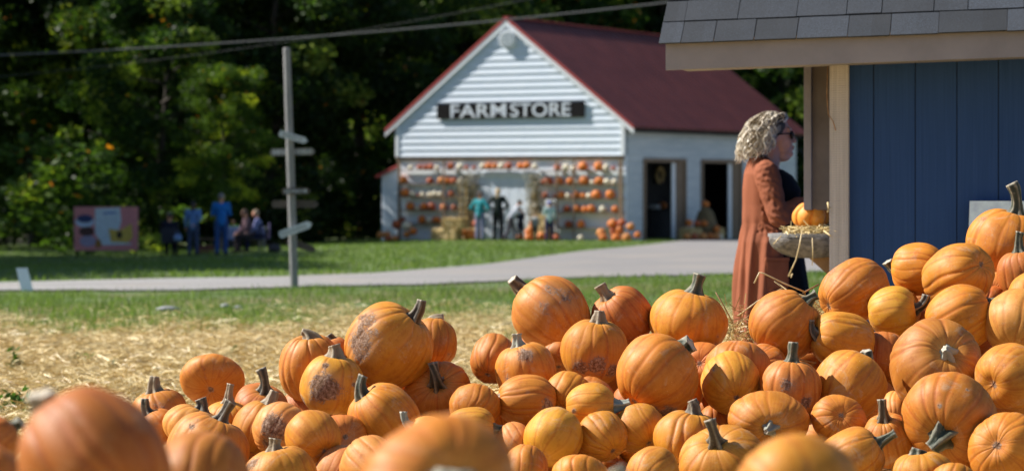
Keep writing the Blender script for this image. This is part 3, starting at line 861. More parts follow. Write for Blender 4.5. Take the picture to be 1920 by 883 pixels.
word('FARM', sx(845), sx(949), Hs * 0.07, Hs * 0.95, -0.037, M['letter'], sg, 'lettering', 0.006, 0.012)
word('STORE', sx(957), sx(1070), Hs * 0.07, Hs * 0.95, -0.037, M['letter'], sg, 'lettering', 0.006, 0.012)
# ------------------------------------------------------------------ pumpkins
HUE = {'o': (0.56, 0.198, 0.011), 'y': (0.58, 0.236, 0.015), 'r': (0.47, 0.132, 0.013), 'p': (0.60, 0.245, 0.045), 'd': (0.51, 0.160, 0.016)}  # the darker red hue carries the shade of pumpkins lying in it
ST = {'g': (0.030, 0.040, 0.022), 'b': (0.065, 0.045, 0.026), 't': (0.20, 0.145, 0.085), 'w': (0.24, 0.26, 0.22), 'k': (0.030, 0.028, 0.020)}

def pumpkin_mesh(name, e1, e2, p, lobes, depth, rng, scars=(), nu=168, nv=60, dimple=0.2, low=False):
    """local z is the stem axis; e1, e2 the half widths, p the half height"""
    if low: nu, nv = 40, 20
    th = np.linspace(0, 2 * np.pi, nu, endpoint=False); ph = np.linspace(0, np.pi, nv)
    T, Pp = np.meshgrid(th, ph)
    w = np.sort((np.arange(lobes) + rng.uniform(-0.38, 0.38, lobes)) / lobes * 2 * np.pi)
    dk = rng.uniform(0.45, 1.35, lobes)
    wrap = np.concatenate([w - 2 * np.pi, w, w + 2 * np.pi]); dw = np.concatenate([dk] * 3)
    # the grooves wander a little from pole to pole
    Tw = T + 0.05 * np.sin(Pp * 2 + rng.uniform(0, 6)) + 0.03 * np.sin(Pp * 5 + 3 * np.sin(T) + rng.uniform(0, 6))
    dist = np.abs(((Tw[..., None] - wrap) + 0)); k = dist.argmin(-1); dd = dist.min(-1); amp = dw[k]
    width = 2 * np.pi / lobes
    x = np.clip(dd / (width * 0.5), 0, 1)
    gro = np.exp(-(x / 0.20) ** 2) * amp
    broad = (1 - x ** 1.0) ** 2 * amp
    s, c = np.sin(Pp), np.cos(Pp)
    near = np.exp(-((s / 0.45) ** 2))
    rad = 1 - depth * (0.75 * gro + 0.55 * broad) * (0.35 + 0.65 * s ** 0.6) * (1 + 1.6 * near)
    a, b, f1, f2 = rng.uniform(0, 6, 4)
    rad = rad * (1 + 0.042 * np.sin(T + a) * s + 0.042 * np.sin(2 * T + b) * s + 0.022 * np.sin(3 * Pp + f1) + 0.010 * np.sin(5 * T + 4 * Pp + f2) + 0.008 * np.sin(7 * T - 5 * Pp + a))
    sx = s ** 0.86
    X = e1 * sx * np.cos(T) * rad; Y = e2 * sx * np.sin(T) * rad
    dt = np.where(c > 0, dimple, dimple * 0.7)
    Z = p * np.sign(c) * np.abs(c) ** 0.92 * (1 - dt * np.exp(-(s / 0.24) ** 2)) * (0.5 + 0.5 * rad)
    V = np.stack([X, Y, Z], -1).reshape(-1, 3)
    # scars
    sc_ = np.zeros(len(V))
    U = V / np.array([e1, e2, p]); U = U / np.maximum(1e-6, np.linalg.norm(U, axis=1))[:, None]
    for d, r, k_ in scars:
        r = r * 1.15
        d = np.array(d) / np.linalg.norm(d)
        an = np.arccos(np.clip(U @ d, -1, 1))
        sc_ = np.maximum(sc_, k_ * np.exp(-(an / r) ** 2))
    # blossom scar at the bottom pole
    bl = np.where(c < 0, np.exp(-((s / 0.085) ** 2)), 0).reshape(-1)
    sc_ = np.maximum(sc_, 0.75 * bl)
    pole = np.where(c > 0, np.exp(-((s / 0.35) ** 2)), 0).reshape(-1)
    crease = np.zeros_like(T)
    for _ in range(int(rng.integers(5, 12))):
        t0 = rng.uniform(0, 6.28); a0 = rng.uniform(0.3, 1.6); a1 = a0 + rng.uniform(0.4, 1.3); wd = rng.uniform(0.010, 0.022)
        dd_ = np.abs(np.angle(np.exp(1j * (T - t0 - 0.06 * np.sin(Pp * 3 + t0 * 5)))))
        crease = np.maximum(crease, np.exp(-(dd_ * np.maximum(s, .2) / wd) ** 2) * sstep(a0, a0 + .15, Pp) * (1 - sstep(a1 - .15, a1, Pp)) * rng.uniform(.4, 1))
    crease = crease.reshape(-1)
    fine = (0.5 + 0.5 * np.sin(T * 41 + 3 * np.sin(T * 7) + 0.6 * np.sin(Pp * 6))) ** 4
    strk = (fine * (0.4 + 0.6 * near)).reshape(-1)
    i = np.arange(nv - 1)[:, None] * nu; j = np.arange(nu)[None]
    a_, b_ = (i + j).ravel(), (i + (j + 1) % nu).ravel()
    Fq = np.stack([a_, a_ + nu, b_ + nu, b_], 1)
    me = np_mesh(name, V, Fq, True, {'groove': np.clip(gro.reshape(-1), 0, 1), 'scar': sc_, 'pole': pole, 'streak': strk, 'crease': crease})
    me.materials.append(M['pumpkin'])
    return me

def stem_mesh(name, base, axis, tip, r0, rng, seg=20, rings=14, taper=0.0):
    base, axis, tip = (np.array(q, float) for q in (base, axis, tip))
    L = np.linalg.norm(tip - base)
    ctrl = base + axis * L * 0.55
    t_ = np.linspace(0, 1, rings)
    C = ((1 - t_) ** 2)[:, None] * base + (2 * t_ * (1 - t_))[:, None] * ctrl + (t_ ** 2)[:, None] * tip
    C[0] -= axis * 0.006
    rr = r0 * (0.50 + 0.75 * np.exp(-t_ * L / (r0 * 0.55)) + 0.10 * t_ + 0.10 * np.sin(t_ * 5 + rng.uniform(0, 6)) * t_)
    rr = rr * (1 - taper * t_)
    th = np.linspace(0, 2 * np.pi, seg, endpoint=False)
    tw = rng.uniform(-0.9, 0.9); ph = rng.uniform(0, 6)
    Vv = []; rid = []; cut = []
    up = np.array([0.3, 0.9, 0.2])
    for k in range(rings):
        tg = C[min(k + 1, rings - 1)] - C[max(k - 1, 0)]; tg /= np.linalg.norm(tg)
        a = np.cross(tg, up); a /= np.linalg.norm(a); b = np.cross(tg, a)
        sh = np.cos(5 * th + tw * t_[k] * 3 + ph)
        flare = np.exp(-t_[k] * L / (r0 * 0.6))
        r_ = rr[k] * (1 + (0.20 + 0.28 * flare) * sh + 0.05 * np.cos(9 * th + k))
        Vv.append(C[k] + a * (r_ * np.cos(th))[:, None] + b * (r_ * np.sin(th))[:, None]); rid.append(np.clip(sh, 0, 1) ** 2); cut.append(np.full(seg, 0.0 if k < rings - 1 else 0.6))
    tg = C[-1] - C[-2]; tg /= np.linalg.norm(tg)
    Vv.append(C[-1] + (Vv[-1] - C[-1]) * 0.55 - tg * 0.003); rid.append(np.zeros(seg)); cut.append(np.ones(seg))
    V = np.concatenate(Vv + [(C[-1] - tg * 0.006)[None]])
    rid = np.concatenate(rid + [[0.0]]); cut = np.concatenate(cut + [[1.0]])
    R_ = rings + 1
    i = np.arange(R_ - 1)[:, None] * seg; j = np.arange(seg)[None]
    a_, b_ = (i + j).ravel(), (i + (j + 1) % seg).ravel()
    Fq = np.stack([a_, b_, b_ + seg, a_ + seg], 1)
    la = (R_ - 1) * seg
    Ft = np.stack([la + np.arange(seg), la + (np.arange(seg) + 1) % seg, np.full(seg, R_ * seg)], 1)
    me = np_mesh(name, V, [Fq, Ft], True, {'ridge': rid, 'cut': cut})
    me.materials.append(M['stem'])
    return me

# cx, cy, half width, half height, stem base, stem tip, towards us?, order nudge, hue, stem hue, scars [(px,py,angle,strength)], label
# a stem base of ('b', x, y) is a visible blossom end; ('h', dx, dy, dz) a hidden stem pointing that way
PILE = [
 (300,775,58,45,(290,735),(288,702),1,0,'o','t',[(300,765,.3,.45)],'ridged orange pumpkin with straight tan stem at the left end of the pile'),
 (398,711,58,46,('h',.1,.6,-.8),None,0,0,'d','b',[],'bare round orange pumpkin sitting alone above the left end of the pile'),
 (293,803,40,34,(279,779),(272,748),1,0,'d','k',[],'small pumpkin with broken forked dark stem at the lower left'),
 (362,802,56,38,(377,766),(377,742),1,0,'p','k',[],'pale orange pumpkin with short square dark stem at the left of the pile'),
 (388,842,80,62,(411,792),(432,752),1,0,'d','b',[(360,802,.12,.75),(372,793,.07,.6)],'wide pumpkin with split leaning stem and small black rot spots'),
 (428,783,42,32,(428,758),(432,720),1,0,'o','t',[],'pumpkin with tall fluted tan stem half hidden at the left of the pile'),
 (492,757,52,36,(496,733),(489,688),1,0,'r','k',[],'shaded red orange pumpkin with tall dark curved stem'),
 (487,802,51,50,(507,753),(519,722),1,0,'y','t',[],'yellow orange pumpkin with pale two pronged stem'),
 (529,808,55,50,('h',.5,.5,-.7),None,0,0,'p','t',[(514,802,.42,.95),(500,830,.25,.7)],'pale pumpkin with large dark crusty scab on its front'),
 (589,820,51,50,('h',-.4,.5,-.7),None,0,14,'y','t',[],'small smooth golden pumpkin without visible stem, right of the dark scab'),
 (526,888,69,50,(515,840),(514,815),1,0,'o','t',[(472,868,.3,.6)],'pumpkin with stubby pale stem at the bottom edge, left of centre'),
 (585,690,58,66,(581,645),(566,628),1,0,'d','t',[],'deeply ribbed orange pumpkin with thick star shaped broken stem'),
 (632,668,32,38,(622,640),(616,628),1,-40,'r','k',[],'pumpkin hardly showing behind the scabby yellow one'),
 (622,722,60,57,(630,665),(628,636),1,0,'y','t',[(608,725,.46,1.0),(566,752,.14,.8),(665,720,.08,.7),(611,686,.12,.9)],'yellow pumpkin with big grey brown scab under a tapered pale stem'),
 (728,648,76,82,(768,604),(787,566),1,62,'o','b',[(678,640,.44,.72),(690,600,.3,.6),(679,668,.2,.65)],'largest tilted pumpkin on top of the left heap with curved stem'),
 (812,642,45,46,(815,600),(832,589),-1,0,'o','t',[(840,665,.15,.5)],'pumpkin with pale curled stem behind the largest tilted one'),
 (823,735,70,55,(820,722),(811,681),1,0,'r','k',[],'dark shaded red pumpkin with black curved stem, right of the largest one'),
 (718,786,77,56,(690,752),(687,711),1,0,'o','g',[],'orange pumpkin with dark green hooked stem in front of the largest one'),
 (889,762,48,42,('h',.3,.7,-.6),None,0,0,'o','b',[],'shaded pumpkin with one sunlit stripe left of the centre'),
 (883,805,50,42,(928,803),(956,806),1,0,'y','g',[],'yellow pumpkin with thin green stem pointing right above the blurred one'),
 (698,878,58,62,('h',-.5,.5,-.6),None,0,0,'p','b',[],'pale sunlit pumpkin at the bottom, beside the large blurred one'),
 (804,818,42,34,(772,802),(754,770),1,0,'p','w',[],'pumpkin with pale slanting stem peeping over the blurred one'),
 (641,882,46,48,('h',.5,.6,-.5),None,0,-10,'p','b',[],'pale pink orange pumpkin at the bottom edge, under the smooth golden one'),
 (923,672,44,45,('h',.2,.7,-.6),None,0,0,'d','b',[],'plain reddish pumpkin left of the pumpkin with striped grey stem'),
 (985,696,58,53,(971,645),(966,617),1,0,'o','w',[(985,668,.25,.85),(950,710,.15,.7)],'pumpkin with striped grey stem and a rough scab below it'),
 (1032,592,76,70,(988,552),(957,521),-1,0,'d','b',[(1035,548,.30,.48),(1060,560,.3,.46),(1020,575,.2,.42)],'big reddish pumpkin with long cut stem pointing up left over the lawn'),
 (1050,672,40,30,('h',.1,.7,-.6),None,0,-30,'d','b',[],'sliver of a pumpkin under the big reddish one'),
 (1117,659,60,62,(1122,612),(1124,586),1,0,'o','t',[(1120,686,.30,.95),(1090,690,.25,.8),(1150,695,.25,.8)],'pumpkin with upright tan stem and a dark muddy belly'),
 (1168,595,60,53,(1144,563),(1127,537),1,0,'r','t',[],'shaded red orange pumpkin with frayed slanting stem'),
 (988,752,57,52,(937,750),(906,740),1,0,'o','t',[(1026,760,.22,.85),(990,735,.07,.6)],'pumpkin on its side with pale stem pointing left'),
 (1068,742,47,42,('h',.4,.6,-.7),None,0,0,'o','b',[],'ribbed pumpkin back between two pumpkins lying on their sides'),
 (1108,763,54,43,(1158,761),(1192,754),1,42,'y','w',[(1072,770,.12,.8)],'yellow pumpkin on its side with pale stem pointing right'),
 (1037,818,58,53,('b',1016,850),None,0,0,'y','b',[],'smooth egg shaped golden pumpkin with blossom scar low on the left'),
 (1128,819,47,46,('h',-.5,.6,-.6),None,0,0,'o','b',[],'ribbed pumpkin right of the egg shaped golden one'),
 (1200,802,45,46,('h',-.4,.7,-.6),None,0,-30,'o','b',[],'plain pumpkin partly behind, under the biggest middle pumpkin'),
 (968,826,34,36,('h',-.4,.7,-.6),None,0,0,'p','b',[],'pale pumpkin showing left of the egg shaped golden one'),
 (1090,896,53,42,('h',.1,.8,-.5),None,0,0,'o','b',[],'pumpkin top at the bottom edge below the egg shaped golden one'),
 (985,882,44,48,('h',.1,.8,-.5),None,0,-15,'o','b',[],'pumpkin at the bottom edge just right of the large blurred one'),
 (1222,884,52,47,('h',.6,.5,-.5),None,0,0,'y','b',[],'yellow pumpkin at the bottom edge behind the blurred grey stem'),
 (1290,605,76,62,(1303,553),(1314,513),1,0,'y','g',[(1342,625,.05,.8),(1338,638,.05,.8)],'large golden pumpkin with upright dark stem on the middle crest'),
 (1232,706,81,70,(1283,652),(1308,632),-1,10,'o','g',[(1250,768,.24,.95),(1225,762,.15,.7)],'biggest middle pumpkin with short dark stem pointing up right'),
 (1368,718,54,58,('b',1378,740),None,0,0,'y','b',[(1340,690,.12,.5)],'round pumpkin showing its grey blossom scar, right of the biggest middle one'),
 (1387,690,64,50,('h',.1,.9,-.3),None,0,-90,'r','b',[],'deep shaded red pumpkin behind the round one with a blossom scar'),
 (1472,609,66,64,(1512,566),(1535,548),1,5,'o','g',[],'orange pumpkin with dark stem touching the straw, below the woman'),
 (1480,730,56,58,(1485,684),(1489,643),1,0,'d','g',[(1510,757,.20,1.0),(1478,722,.3,.5),(1450,770,.15,.5)],'ridged pumpkin with tall stem and a burst dark hole'),
 (1443,788,74,53,(1443,800),(1436,806),1,0,'o','w',[],'pumpkin facing us with star shaped grey stem in its middle'),
 (1293,822,63,52,(1301,780),(1298,750),1,0,'o','b',[],'ribbed pumpkin with stubby upright brown stem, lower centre right'),
 (1350,862,78,66,(1342,826),(1330,781),1,0,'o','b',[],'wide ribbed pumpkin with tall leaning brown stem near the bottom'),
 (1600,545,68,58,('b',1564,567),None,0,0,'o','b',[(1555,505,.30,.5)],'pumpkin with pale blossom scar just below the blue wall corner'),
 (1722,503,50,49,(1675,503),(1656,490),-1,0,'o','g',[],'pumpkin with grey green stem pointing left against the blue wall'),
 (1796,515,78,57,('h',-.7,-.3,-.6),None,0,10,'o','b',[],'big bare ribbed pumpkin high on the right heap'),
 (1674,584,47,50,(1716,578),(1740,552),1,0,'y','k',[],'yellow banded pumpkin with dark twisted stem on its right'),
 (1801,597,68,59,(1848,575),(1893,556),1,0,'o','g',[],'pumpkin with long green stem pointing right on the right heap'),
 (1757,690,95,83,(1776,662),(1771,652),1,0,'d','w',[(1776,655,.14,.5)],'huge reddish pumpkin facing us with a star stump of a stem'),
 (1580,636,63,53,(1541,628),(1527,601),1,0,'o','b',[],'pumpkin with curled brown stem on its left side'),
 (1590,722,68,63,(1629,668),(1634,643),-1,0,'o','g',[],'smooth round pumpkin with short stem at its upper right'),
 (1572,786,53,46,('b',1577,778),None,0,0,'o','b',[],'small pumpkin facing us with a tan blossom scar'),
 (1664,826,50,50,(1659,792),(1655,750),1,-40,'d','b',[],'pumpkin with tall crooked brown stem left of the second largest right one'),
 (1597,860,63,58,(1637,836),(1675,814),1,0,'o','g',[(1650,860,.12,.4)],'pumpkin with pale cut green stem pointing right near the bottom'),
 (1786,785,93,83,(1766,817),(1745,841),1,12,'o','g',[(1760,768,.05,1.0),(1815,735,.04,.8)],'large pumpkin tipped towards us with thick stem pointing down'),
 (1895,704,61,66,('h',.6,.3,-.7),None,0,8,'y','b',[],'smooth golden pumpkin at the right edge'),
 (1922,611,71,67,('h',.3,.7,-.6),None,0,0,'p','b',[],'pale ribbed pumpkin at the right edge above the smooth golden one'),
 (1886,842,67,72,('b',1869,834),None,0,0,'o','b',[],'pumpkin with white blossom scar in the lower right corner'),
 (1892,455,74,62,(1906,396),(1899,335),1,-30,'o','g',[(1845,416,.15,.45)],'tall pumpkin with very long upright stem at the top right'),
 (1918,515,46,47,(1911,470),(1912,428),1,0,'d','g',[],'pumpkin with pale tipped stem at the right edge under the tallest one'),
 (1935,560,50,48,('h',.2,.8,-.5),None,0,10,'o','b',[],'plain pumpkin cut by the right edge above the pale ribbed one'),
 (1680,772,36,38,('h',.1,.8,-.5),None,0,-60,'p','b',[],'pale pumpkin squeezed in behind the crooked brown stem'),
 (1727,892,57,47,(1723,850),(1724,838),1,0,'o','g',[],'pumpkin with tiny dark stem at the bottom edge under the tipped one'),
 (1788,905,46,36,('h',.1,.8,-.5),None,0,0,'o','b',[],'pumpkin top at the bottom edge near the lower right corner'),
 (1655,668,46,46,('h',.1,.9,-.3),None,0,-70,'r','b',[],'shaded red pumpkin in the gap left of the huge reddish one'),
 (1340,790,30,30,('h',.1,.9,-.3),None,0,-60,'d','b',[],'shaded pumpkin in the gap under the round one with a blossom scar'),
]
# blurred pumpkins right in front of the lens: same fields, with the distance
NEAR = [
 (178,872,140,140,(96,785),(66,728),-1,3.05,'r','w',[(250,800,.25,.0)],'large blurred pumpkin nearest the camera at the lower left'),
 (372,912,104,102,('h',.3,.6,-.6),None,0,3.9,'d','b',[],'blurred pumpkin right of the nearest one at the lower left'),
 (-50,925,96,98,('h',.2,.8,-.5),None,0,3.3,'d','b',[],'blurred pumpkin in the lower left corner'),
 (-12,828,42,52,(25,800),(48,784),-1,4.6,'r','g',[],'dark blurred pumpkin with green stem at the left edge'),
 (812,925,172,128,(843,905),(850,880),1,2.75,'o','w',[],'very large blurred pumpkin at the bottom, left of centre'),
 (1500,925,118,102,('h',-.3,.6,-.6),None,0,3.2,'o','b',[],'blurred pumpkin at the bottom, right of centre'),
 (1215,960,66,62,(1180,915),(1152,872),1,3.6,'o','w',[],'blurred pumpkin of which only the grey stem rises over the bottom edge'),
]
placed = []     # (centre, mean radius)
def solve(rec, Y):
    cx, cy, rw, rh, b, tip, sg, nud, hue, sh, scars, lab = rec
    s = F / Y
    C = pix(cx, cy, Y)
    rwm, rhm = rw / s, rh / s
    view = C - Vector((0, 0, H)); view.normalize()
    toC = -view                                  # towards the camera
    right = Vector((1, 0, 0)); right = (right - view * right.dot(view)).normalized(); up = right.cross(view)
    if b[0] == 'h':
        v = Vector((b[1], b[2], -b[3])).normalized()          # right, up, towards us = -dz given as negative = away
        ax = right * v.x + up * v.y + toC * (-v.z)
        ax.normalize(); m2 = math.hypot(v.x, v.y); dxy = Vector((v.x, v.y))
    else:
        if b[0] == 'b': ox, oy = (b[1] - cx) / s, -(b[2] - cy) / s
        else: ox, oy = (b[0] - cx) / s, -(b[1] - cy) / s
        e = rwm if abs(oy) > abs(ox) else rhm
        q = rhm if abs(oy) > abs(ox) else rwm
        pol = 0.80 * min(q, e)
        m2 = min(0.995, math.hypot(ox, oy) / max(pol, 1e-6))
        if sg < 0: m2 = min(m2, 0.93)
        d = Vector((ox, oy)); d = d.normalized() if d.length > 1e-6 else Vector((0, 1))
        v = Vector((d.x * m2, d.y * m2, math.sqrt(1 - m2 * m2) * (1 if sg >= 0 or b[0] == 'b' else -1)))
        ax = right * v.x + up * v.y + toC * v.z
        if b[0] == 'b': ax = -ax
        dxy = d
    m2 = min(m2, 0.99)
    # half sizes across and along the axis as seen
    ang = abs(math.atan2(dxy.y, dxy.x)); sn = abs(math.sin(ang)); cs = abs(math.cos(ang))
    along = math.hypot(rhm * sn, rwm * cs); across = math.hypot(rwm * sn, rhm * cs)
    e1 = across
    if m2 > 0.55:
        e2 = e1
        pp = math.sqrt(max((0.6 * e1) ** 2, (along ** 2 - e2 ** 2 * (1 - m2 * m2)) / (m2 * m2)))
        pp = min(pp, 1.12 * e1)
    else:
        pp = 0.82 * e1
        e2 = math.sqrt(max((0.78 * e1) ** 2, (along ** 2 - (pp * m2) ** 2) / (1 - m2 * m2))); e2 = min(e2, 1.2 * e1)
    zax = ax.normalized()
    sv = (right * dxy.x + up * dxy.y); per = view.cross(sv)
    xax = (per - zax * per.dot(zax)).normalized(); yax = zax.cross(xax)
    Mx = Matrix((xax, yax, zax)).transposed()
    return C, Mx, e1, e2, pp, right, up, toC, s

allp = []
def make_pumpkin(rec, Y, idx, name='pumpkin', group=None, fine=True):
    cx, cy, rw, rh, b, tip, sg, nud, hue, sh, scars, lab = rec
    rng = np.random.default_rng(1000 + idx)
    C, Mx, e1, e2, pp, right, up, toC, s = solve(rec, Y)
    Mi = Mx.transposed()
    scl = []
    for (px, py, r, k) in scars:
        dx, dy = (px - cx) / rw, -(py - cy) / rh
        q = min(0.98, math.hypot(dx, dy)); 
        if math.hypot(dx, dy) > 0.98: f = 0.98 / math.hypot(dx, dy); dx *= f; dy *= f
        dirw = right * dx + up * dy + toC * math.sqrt(1 - q * q)
        scl.append((tuple(Mi @ dirw), r, k))
    lob = int(rng.integers(11, 17)) if hue not in 'y' else int(rng.integers(13, 19))
    dep = {'o': 0.018, 'y': 0.012, 'r': 0.022, 'd': 0.023, 'p': 0.020}[hue] * rng.uniform(0.8, 1.2)
    if 'smooth' in lab or 'bare round' in lab: dep *= 0.4
    if 'ribbed' in lab or 'ridged' in lab: dep *= 1.45
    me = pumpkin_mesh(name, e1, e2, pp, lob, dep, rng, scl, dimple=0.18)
    o = link_mesh(name, me)
    o.rotation_euler = Mx.to_euler(); o.location = C
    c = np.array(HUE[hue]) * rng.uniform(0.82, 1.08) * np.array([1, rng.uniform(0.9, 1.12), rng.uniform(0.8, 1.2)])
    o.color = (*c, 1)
    tag(o, lab, 'pumpkin', group or 'pumpkins heaped in the pile')
    if tip is not None:
        tw = right * ((tip[0] - b[0]) / s) + up * (-(tip[1] - b[1]) / s)
        base = np.array([0, 0, pp * 0.83])
        L2 = tw.length
        td = Mi @ tw
        axw = Mx @ Vector((0, 0, 1))
        # give the tip some reach along the stem axis too, out of the picture plane
        oop = axw.dot(toC)
        td = td + (Mi @ toC) * (0.028 if 'star stump' in lab or 'star shaped grey' in lab else (0.55 if oop > 0 else 0.1) * oop * max(L2, 0.02))
        tipL = base + np.array(td)
        star = 'star' in lab
        r0 = (1.05 if star else 1.0) * 0.029 * (e1 / 0.13) ** 0.5 * rng.uniform(0.85, 1.1) * (1.25 if 'thick' in lab or 'big' in lab.lower() else 1.0)
        sm = stem_mesh('stem', base, np.array([0, 0, 1.0]), tipL, r0, rng, taper=0.55 if star else 0.0)
        st_ = link_mesh('stem', sm, o); st_.color = (*np.array(ST[sh]) * rng.uniform(0.85, 1.2), 1)
    else:
        if b[0] == 'h' and b[2] < 0.45:
            base = np.array([0, 0, pp * 0.83]); tipL = base + np.array([rng.uniform(-.02, .02), rng.uniform(-.02, .02), 0.05])
            st_ = link_mesh('stem', stem_mesh('stem', base, np.array([0, 0, 1.0]), tipL, 0.02, rng, 12, 8), o); st_.color = (*ST['g'], 1)
    placed.append((C, (e1 + e2 + pp) / 3)); allp.append((rec, Y, o))
    return o

order = sorted(range(len(PILE)), key=lambda k: -(PILE[k][1] + PILE[k][3] + PILE[k][7]))
for n_, k in enumerate(order):
    rec = PILE[k]
    cx, cy, rw, rh = rec[:4]
    Y = 7.35 + (885 - (cy + rh * 0.3)) * 0.0052
    if rec[7] > 0: Y -= 0.15
    while Y < 12.5:
        C, Mx, e1, e2, pp, *_ = solve(rec, Y)
        r = (e1 + e2 + pp) / 3
        bad = any((C - q).length < 0.86 * (r + w_) for q, w_ in placed) or any(Y < Y2 + 0.05 and abs(cx - r2[0]) / (rw + r2[2]) < 0.93 and math.hypot((cx - r2[0]) / (rw + r2[2]), (cy - r2[1]) / (rh + r2[3])) < 0.93 for r2, Y2, _o in allp)
        if not bad: break
        Y += 0.015
    make_pumpkin(rec, Y, k)
PILE_DEPTH = [(rec[0], rec[1], Y) for rec, Y, o in allp]
for k, rec in enumerate(NEAR):
    o = make_pumpkin(rec, rec[7], 200 + k, group='blurred pumpkins in front of the lens')
    o.color = [q_ * (0.86 if k in (0, 1, 2, 3) else 0.92) for q_ in o.color[:3]] + [1]  # colour darkened for the shade on the nearest pumpkins

# more pumpkins underneath, showing in the gaps; their darker hues paint in the crevice shade
prof = [(240, 790), (300, 750), (400, 700), (540, 680), (650, 610), (800, 620), (880, 700), (960, 590), (1120, 580), (1300, 580), (1380, 660), (1480, 580), (1580, 540), (1700, 500), (1800, 480), (1960, 430)]
cnt = 0; used = set(); DROP = ()
rngf = np.random.default_rng(5)
grid = [(px + rngf.uniform(-22, 22), py + rngf.uniform(-20, 20)) for px in range(250, 1960, 62) for py in range(480, 960, 58)]
D_ = np.array(PILE_DEPTH)
for (px, py) in grid:
    top = np.interp(px, [a for a, b in prof], [b for a, b in prof])
    rr = rngf.uniform(50, 62)
    if py < top + rr * 1.35: continue
    d2 = ((D_[:, :2] - np.array([px, py])) ** 2).sum(1); near = np.argsort(d2)[:3]
    Yl = D_[near, 2].max() + 0.17
    rec = (px, py, rr, rr * 0.88, ('h', rngf.uniform(-.5, .5), rngf.uniform(-.3, .5), -.85), None, 0, 0, rngf.choice(list('odrd')), 'g', [], 'orange pumpkin buried in the pile, hardly showing in a gap between the others')
    Y = Yl + 0.02
    while Y < Yl + 0.8:
        C, Mx, e1, e2, pp, *_ = solve(rec, Y); r = (e1 + e2 + pp) / 3
        if not any((C - q).length < 0.88 * (r + w_) for q, w_ in placed): break
        Y += 0.02
    else: continue
    # leave out the ones of which nothing would show
    th_ = rngf.uniform(0, 6.28, 90); rr_ = np.sqrt(rngf.random(90))
    qx, qy = px + rr_ * np.cos(th_) * rr, py + rr_ * np.sin(th_) * rr * 0.88
    ok = (qy < 883) & (qx < 1920) & (qx > 0)
    for r2, Y2, _ in allp:
        if Y2 < Y: ok &= ((qx - r2[0]) / r2[2]) ** 2 + ((qy - r2[1]) / r2[3]) ** 2 > 0.94
    if ok.sum() < 2: continue
    mx, my = qx[ok].mean(), qy[ok].mean()
    for j in np.argsort([((r2[0] - mx) / r2[2]) ** 2 + ((r2[1] - my) / r2[3]) ** 2 for r2 in PILE]):
        r2 = PILE[j]
        dx, dy = (mx - r2[0]) / r2[2], (my - r2[1]) / r2[3]
        wd = ('right of' if dx > 0 else 'left of') if abs(dx) > abs(dy) else ('below' if dy > 0 else 'above')
        lab = f'buried pumpkin in the gap {wd} the ' + ' '.join(r2[11].split()[:7]).rstrip(' ,')
        while lab.split()[-1] in DROP: lab = ' '.join(lab.split()[:-1])
        if lab not in used: break
    used.add(lab)
    rec = rec[:11] + (lab,)
    make_pumpkin(rec, Y, 400 + cnt, group='buried pumpkins in the gaps of the pile'); cnt += 1
print('fillers', cnt, 'pile depth', min(d[2] for d in PILE_DEPTH), max(d[2] for d in PILE_DEPTH))

# straw mound that carries the pile
PC = np.array([(c.x, c.y, c.z - r * 0.95) for c, r in placed])
xs2 = np.arange(-3.6, 4.6, 0.07); ys2 = np.arange(1.8, 12.6, 0.07)
gx2, gy2 = np.meshgrid(xs2, ys2)
d2 = (gx2[..., None] - PC[:, 0]) ** 2 + (gy2[..., None] - PC[:, 1]) ** 2
lowz = np.where(d2 < 0.16 ** 2, PC[:, 2], 99).min(-1)
wg = np.exp(-d2 / (2 * 0.28 ** 2)) + 1e-12 * np.exp(-d2 / 8.0)
av = (wg * PC[:, 2]).sum(-1) / wg.sum(-1)
dm = np.sqrt(d2.min(-1))
z2 = np.minimum(av - 0.03, lowz) * (1 - sstep(0.18, 0.9, dm)) + (-0.06) * sstep(0.18, 0.9, dm)
z2 = np.maximum(z2, -0.06)
z2 = np.where(gy2 < 7.3, np.minimum(z2, H - 0.1206 * gy2 - 0.004), z2)
for _ in range(3):
    zp = np.pad(z2, 1, mode='edge'); z2 = np.minimum(z2, (zp[:-2, 1:-1] + zp[2:, 1:-1] + zp[1:-1, :-2] + zp[1:-1, 2:] + 4 * z2) / 8)
V = np.stack([gx2.ravel(), gy2.ravel(), z2.ravel()], 1)
nx2 = len(xs2); ii = (np.arange(len(ys2) - 1)[:, None] * nx2 + np.arange(nx2 - 1)[None]).ravel()
md = link_mesh('straw_mound', np_mesh('straw_mound', V, np.stack([ii, ii + 1, ii + nx2 + 1, ii + nx2], 1), True), None, [M['straw_thing']])
tag(md, 'mound of packed straw underneath the heaped pumpkins', 'straw', kind='stuff')
pi_ = RNG.integers(0, len(V), 60000); pi_ = pi_[(V[pi_, 2] > -0.03)]
bx_ = V[pi_, 0] + RNG.uniform(-.04, .04, len(pi_)); by_ = V[pi_, 1] + RNG.uniform(-.04, .04, len(pi_))
om = blades('straw', bx_, by_, RNG.uniform(0.03, 0.15, len(pi_)), RNG.uniform(0.001, 0.003, len(pi_)), M['straw'], lie=True, hue=np.clip(RNG.normal(0.5, 0.28, len(pi_)), 0, 1), z=V[pi_, 2] - 0.02)
tag(om, 'loose straw lying on the mound between and under the pumpkins', 'straw', kind='stuff')

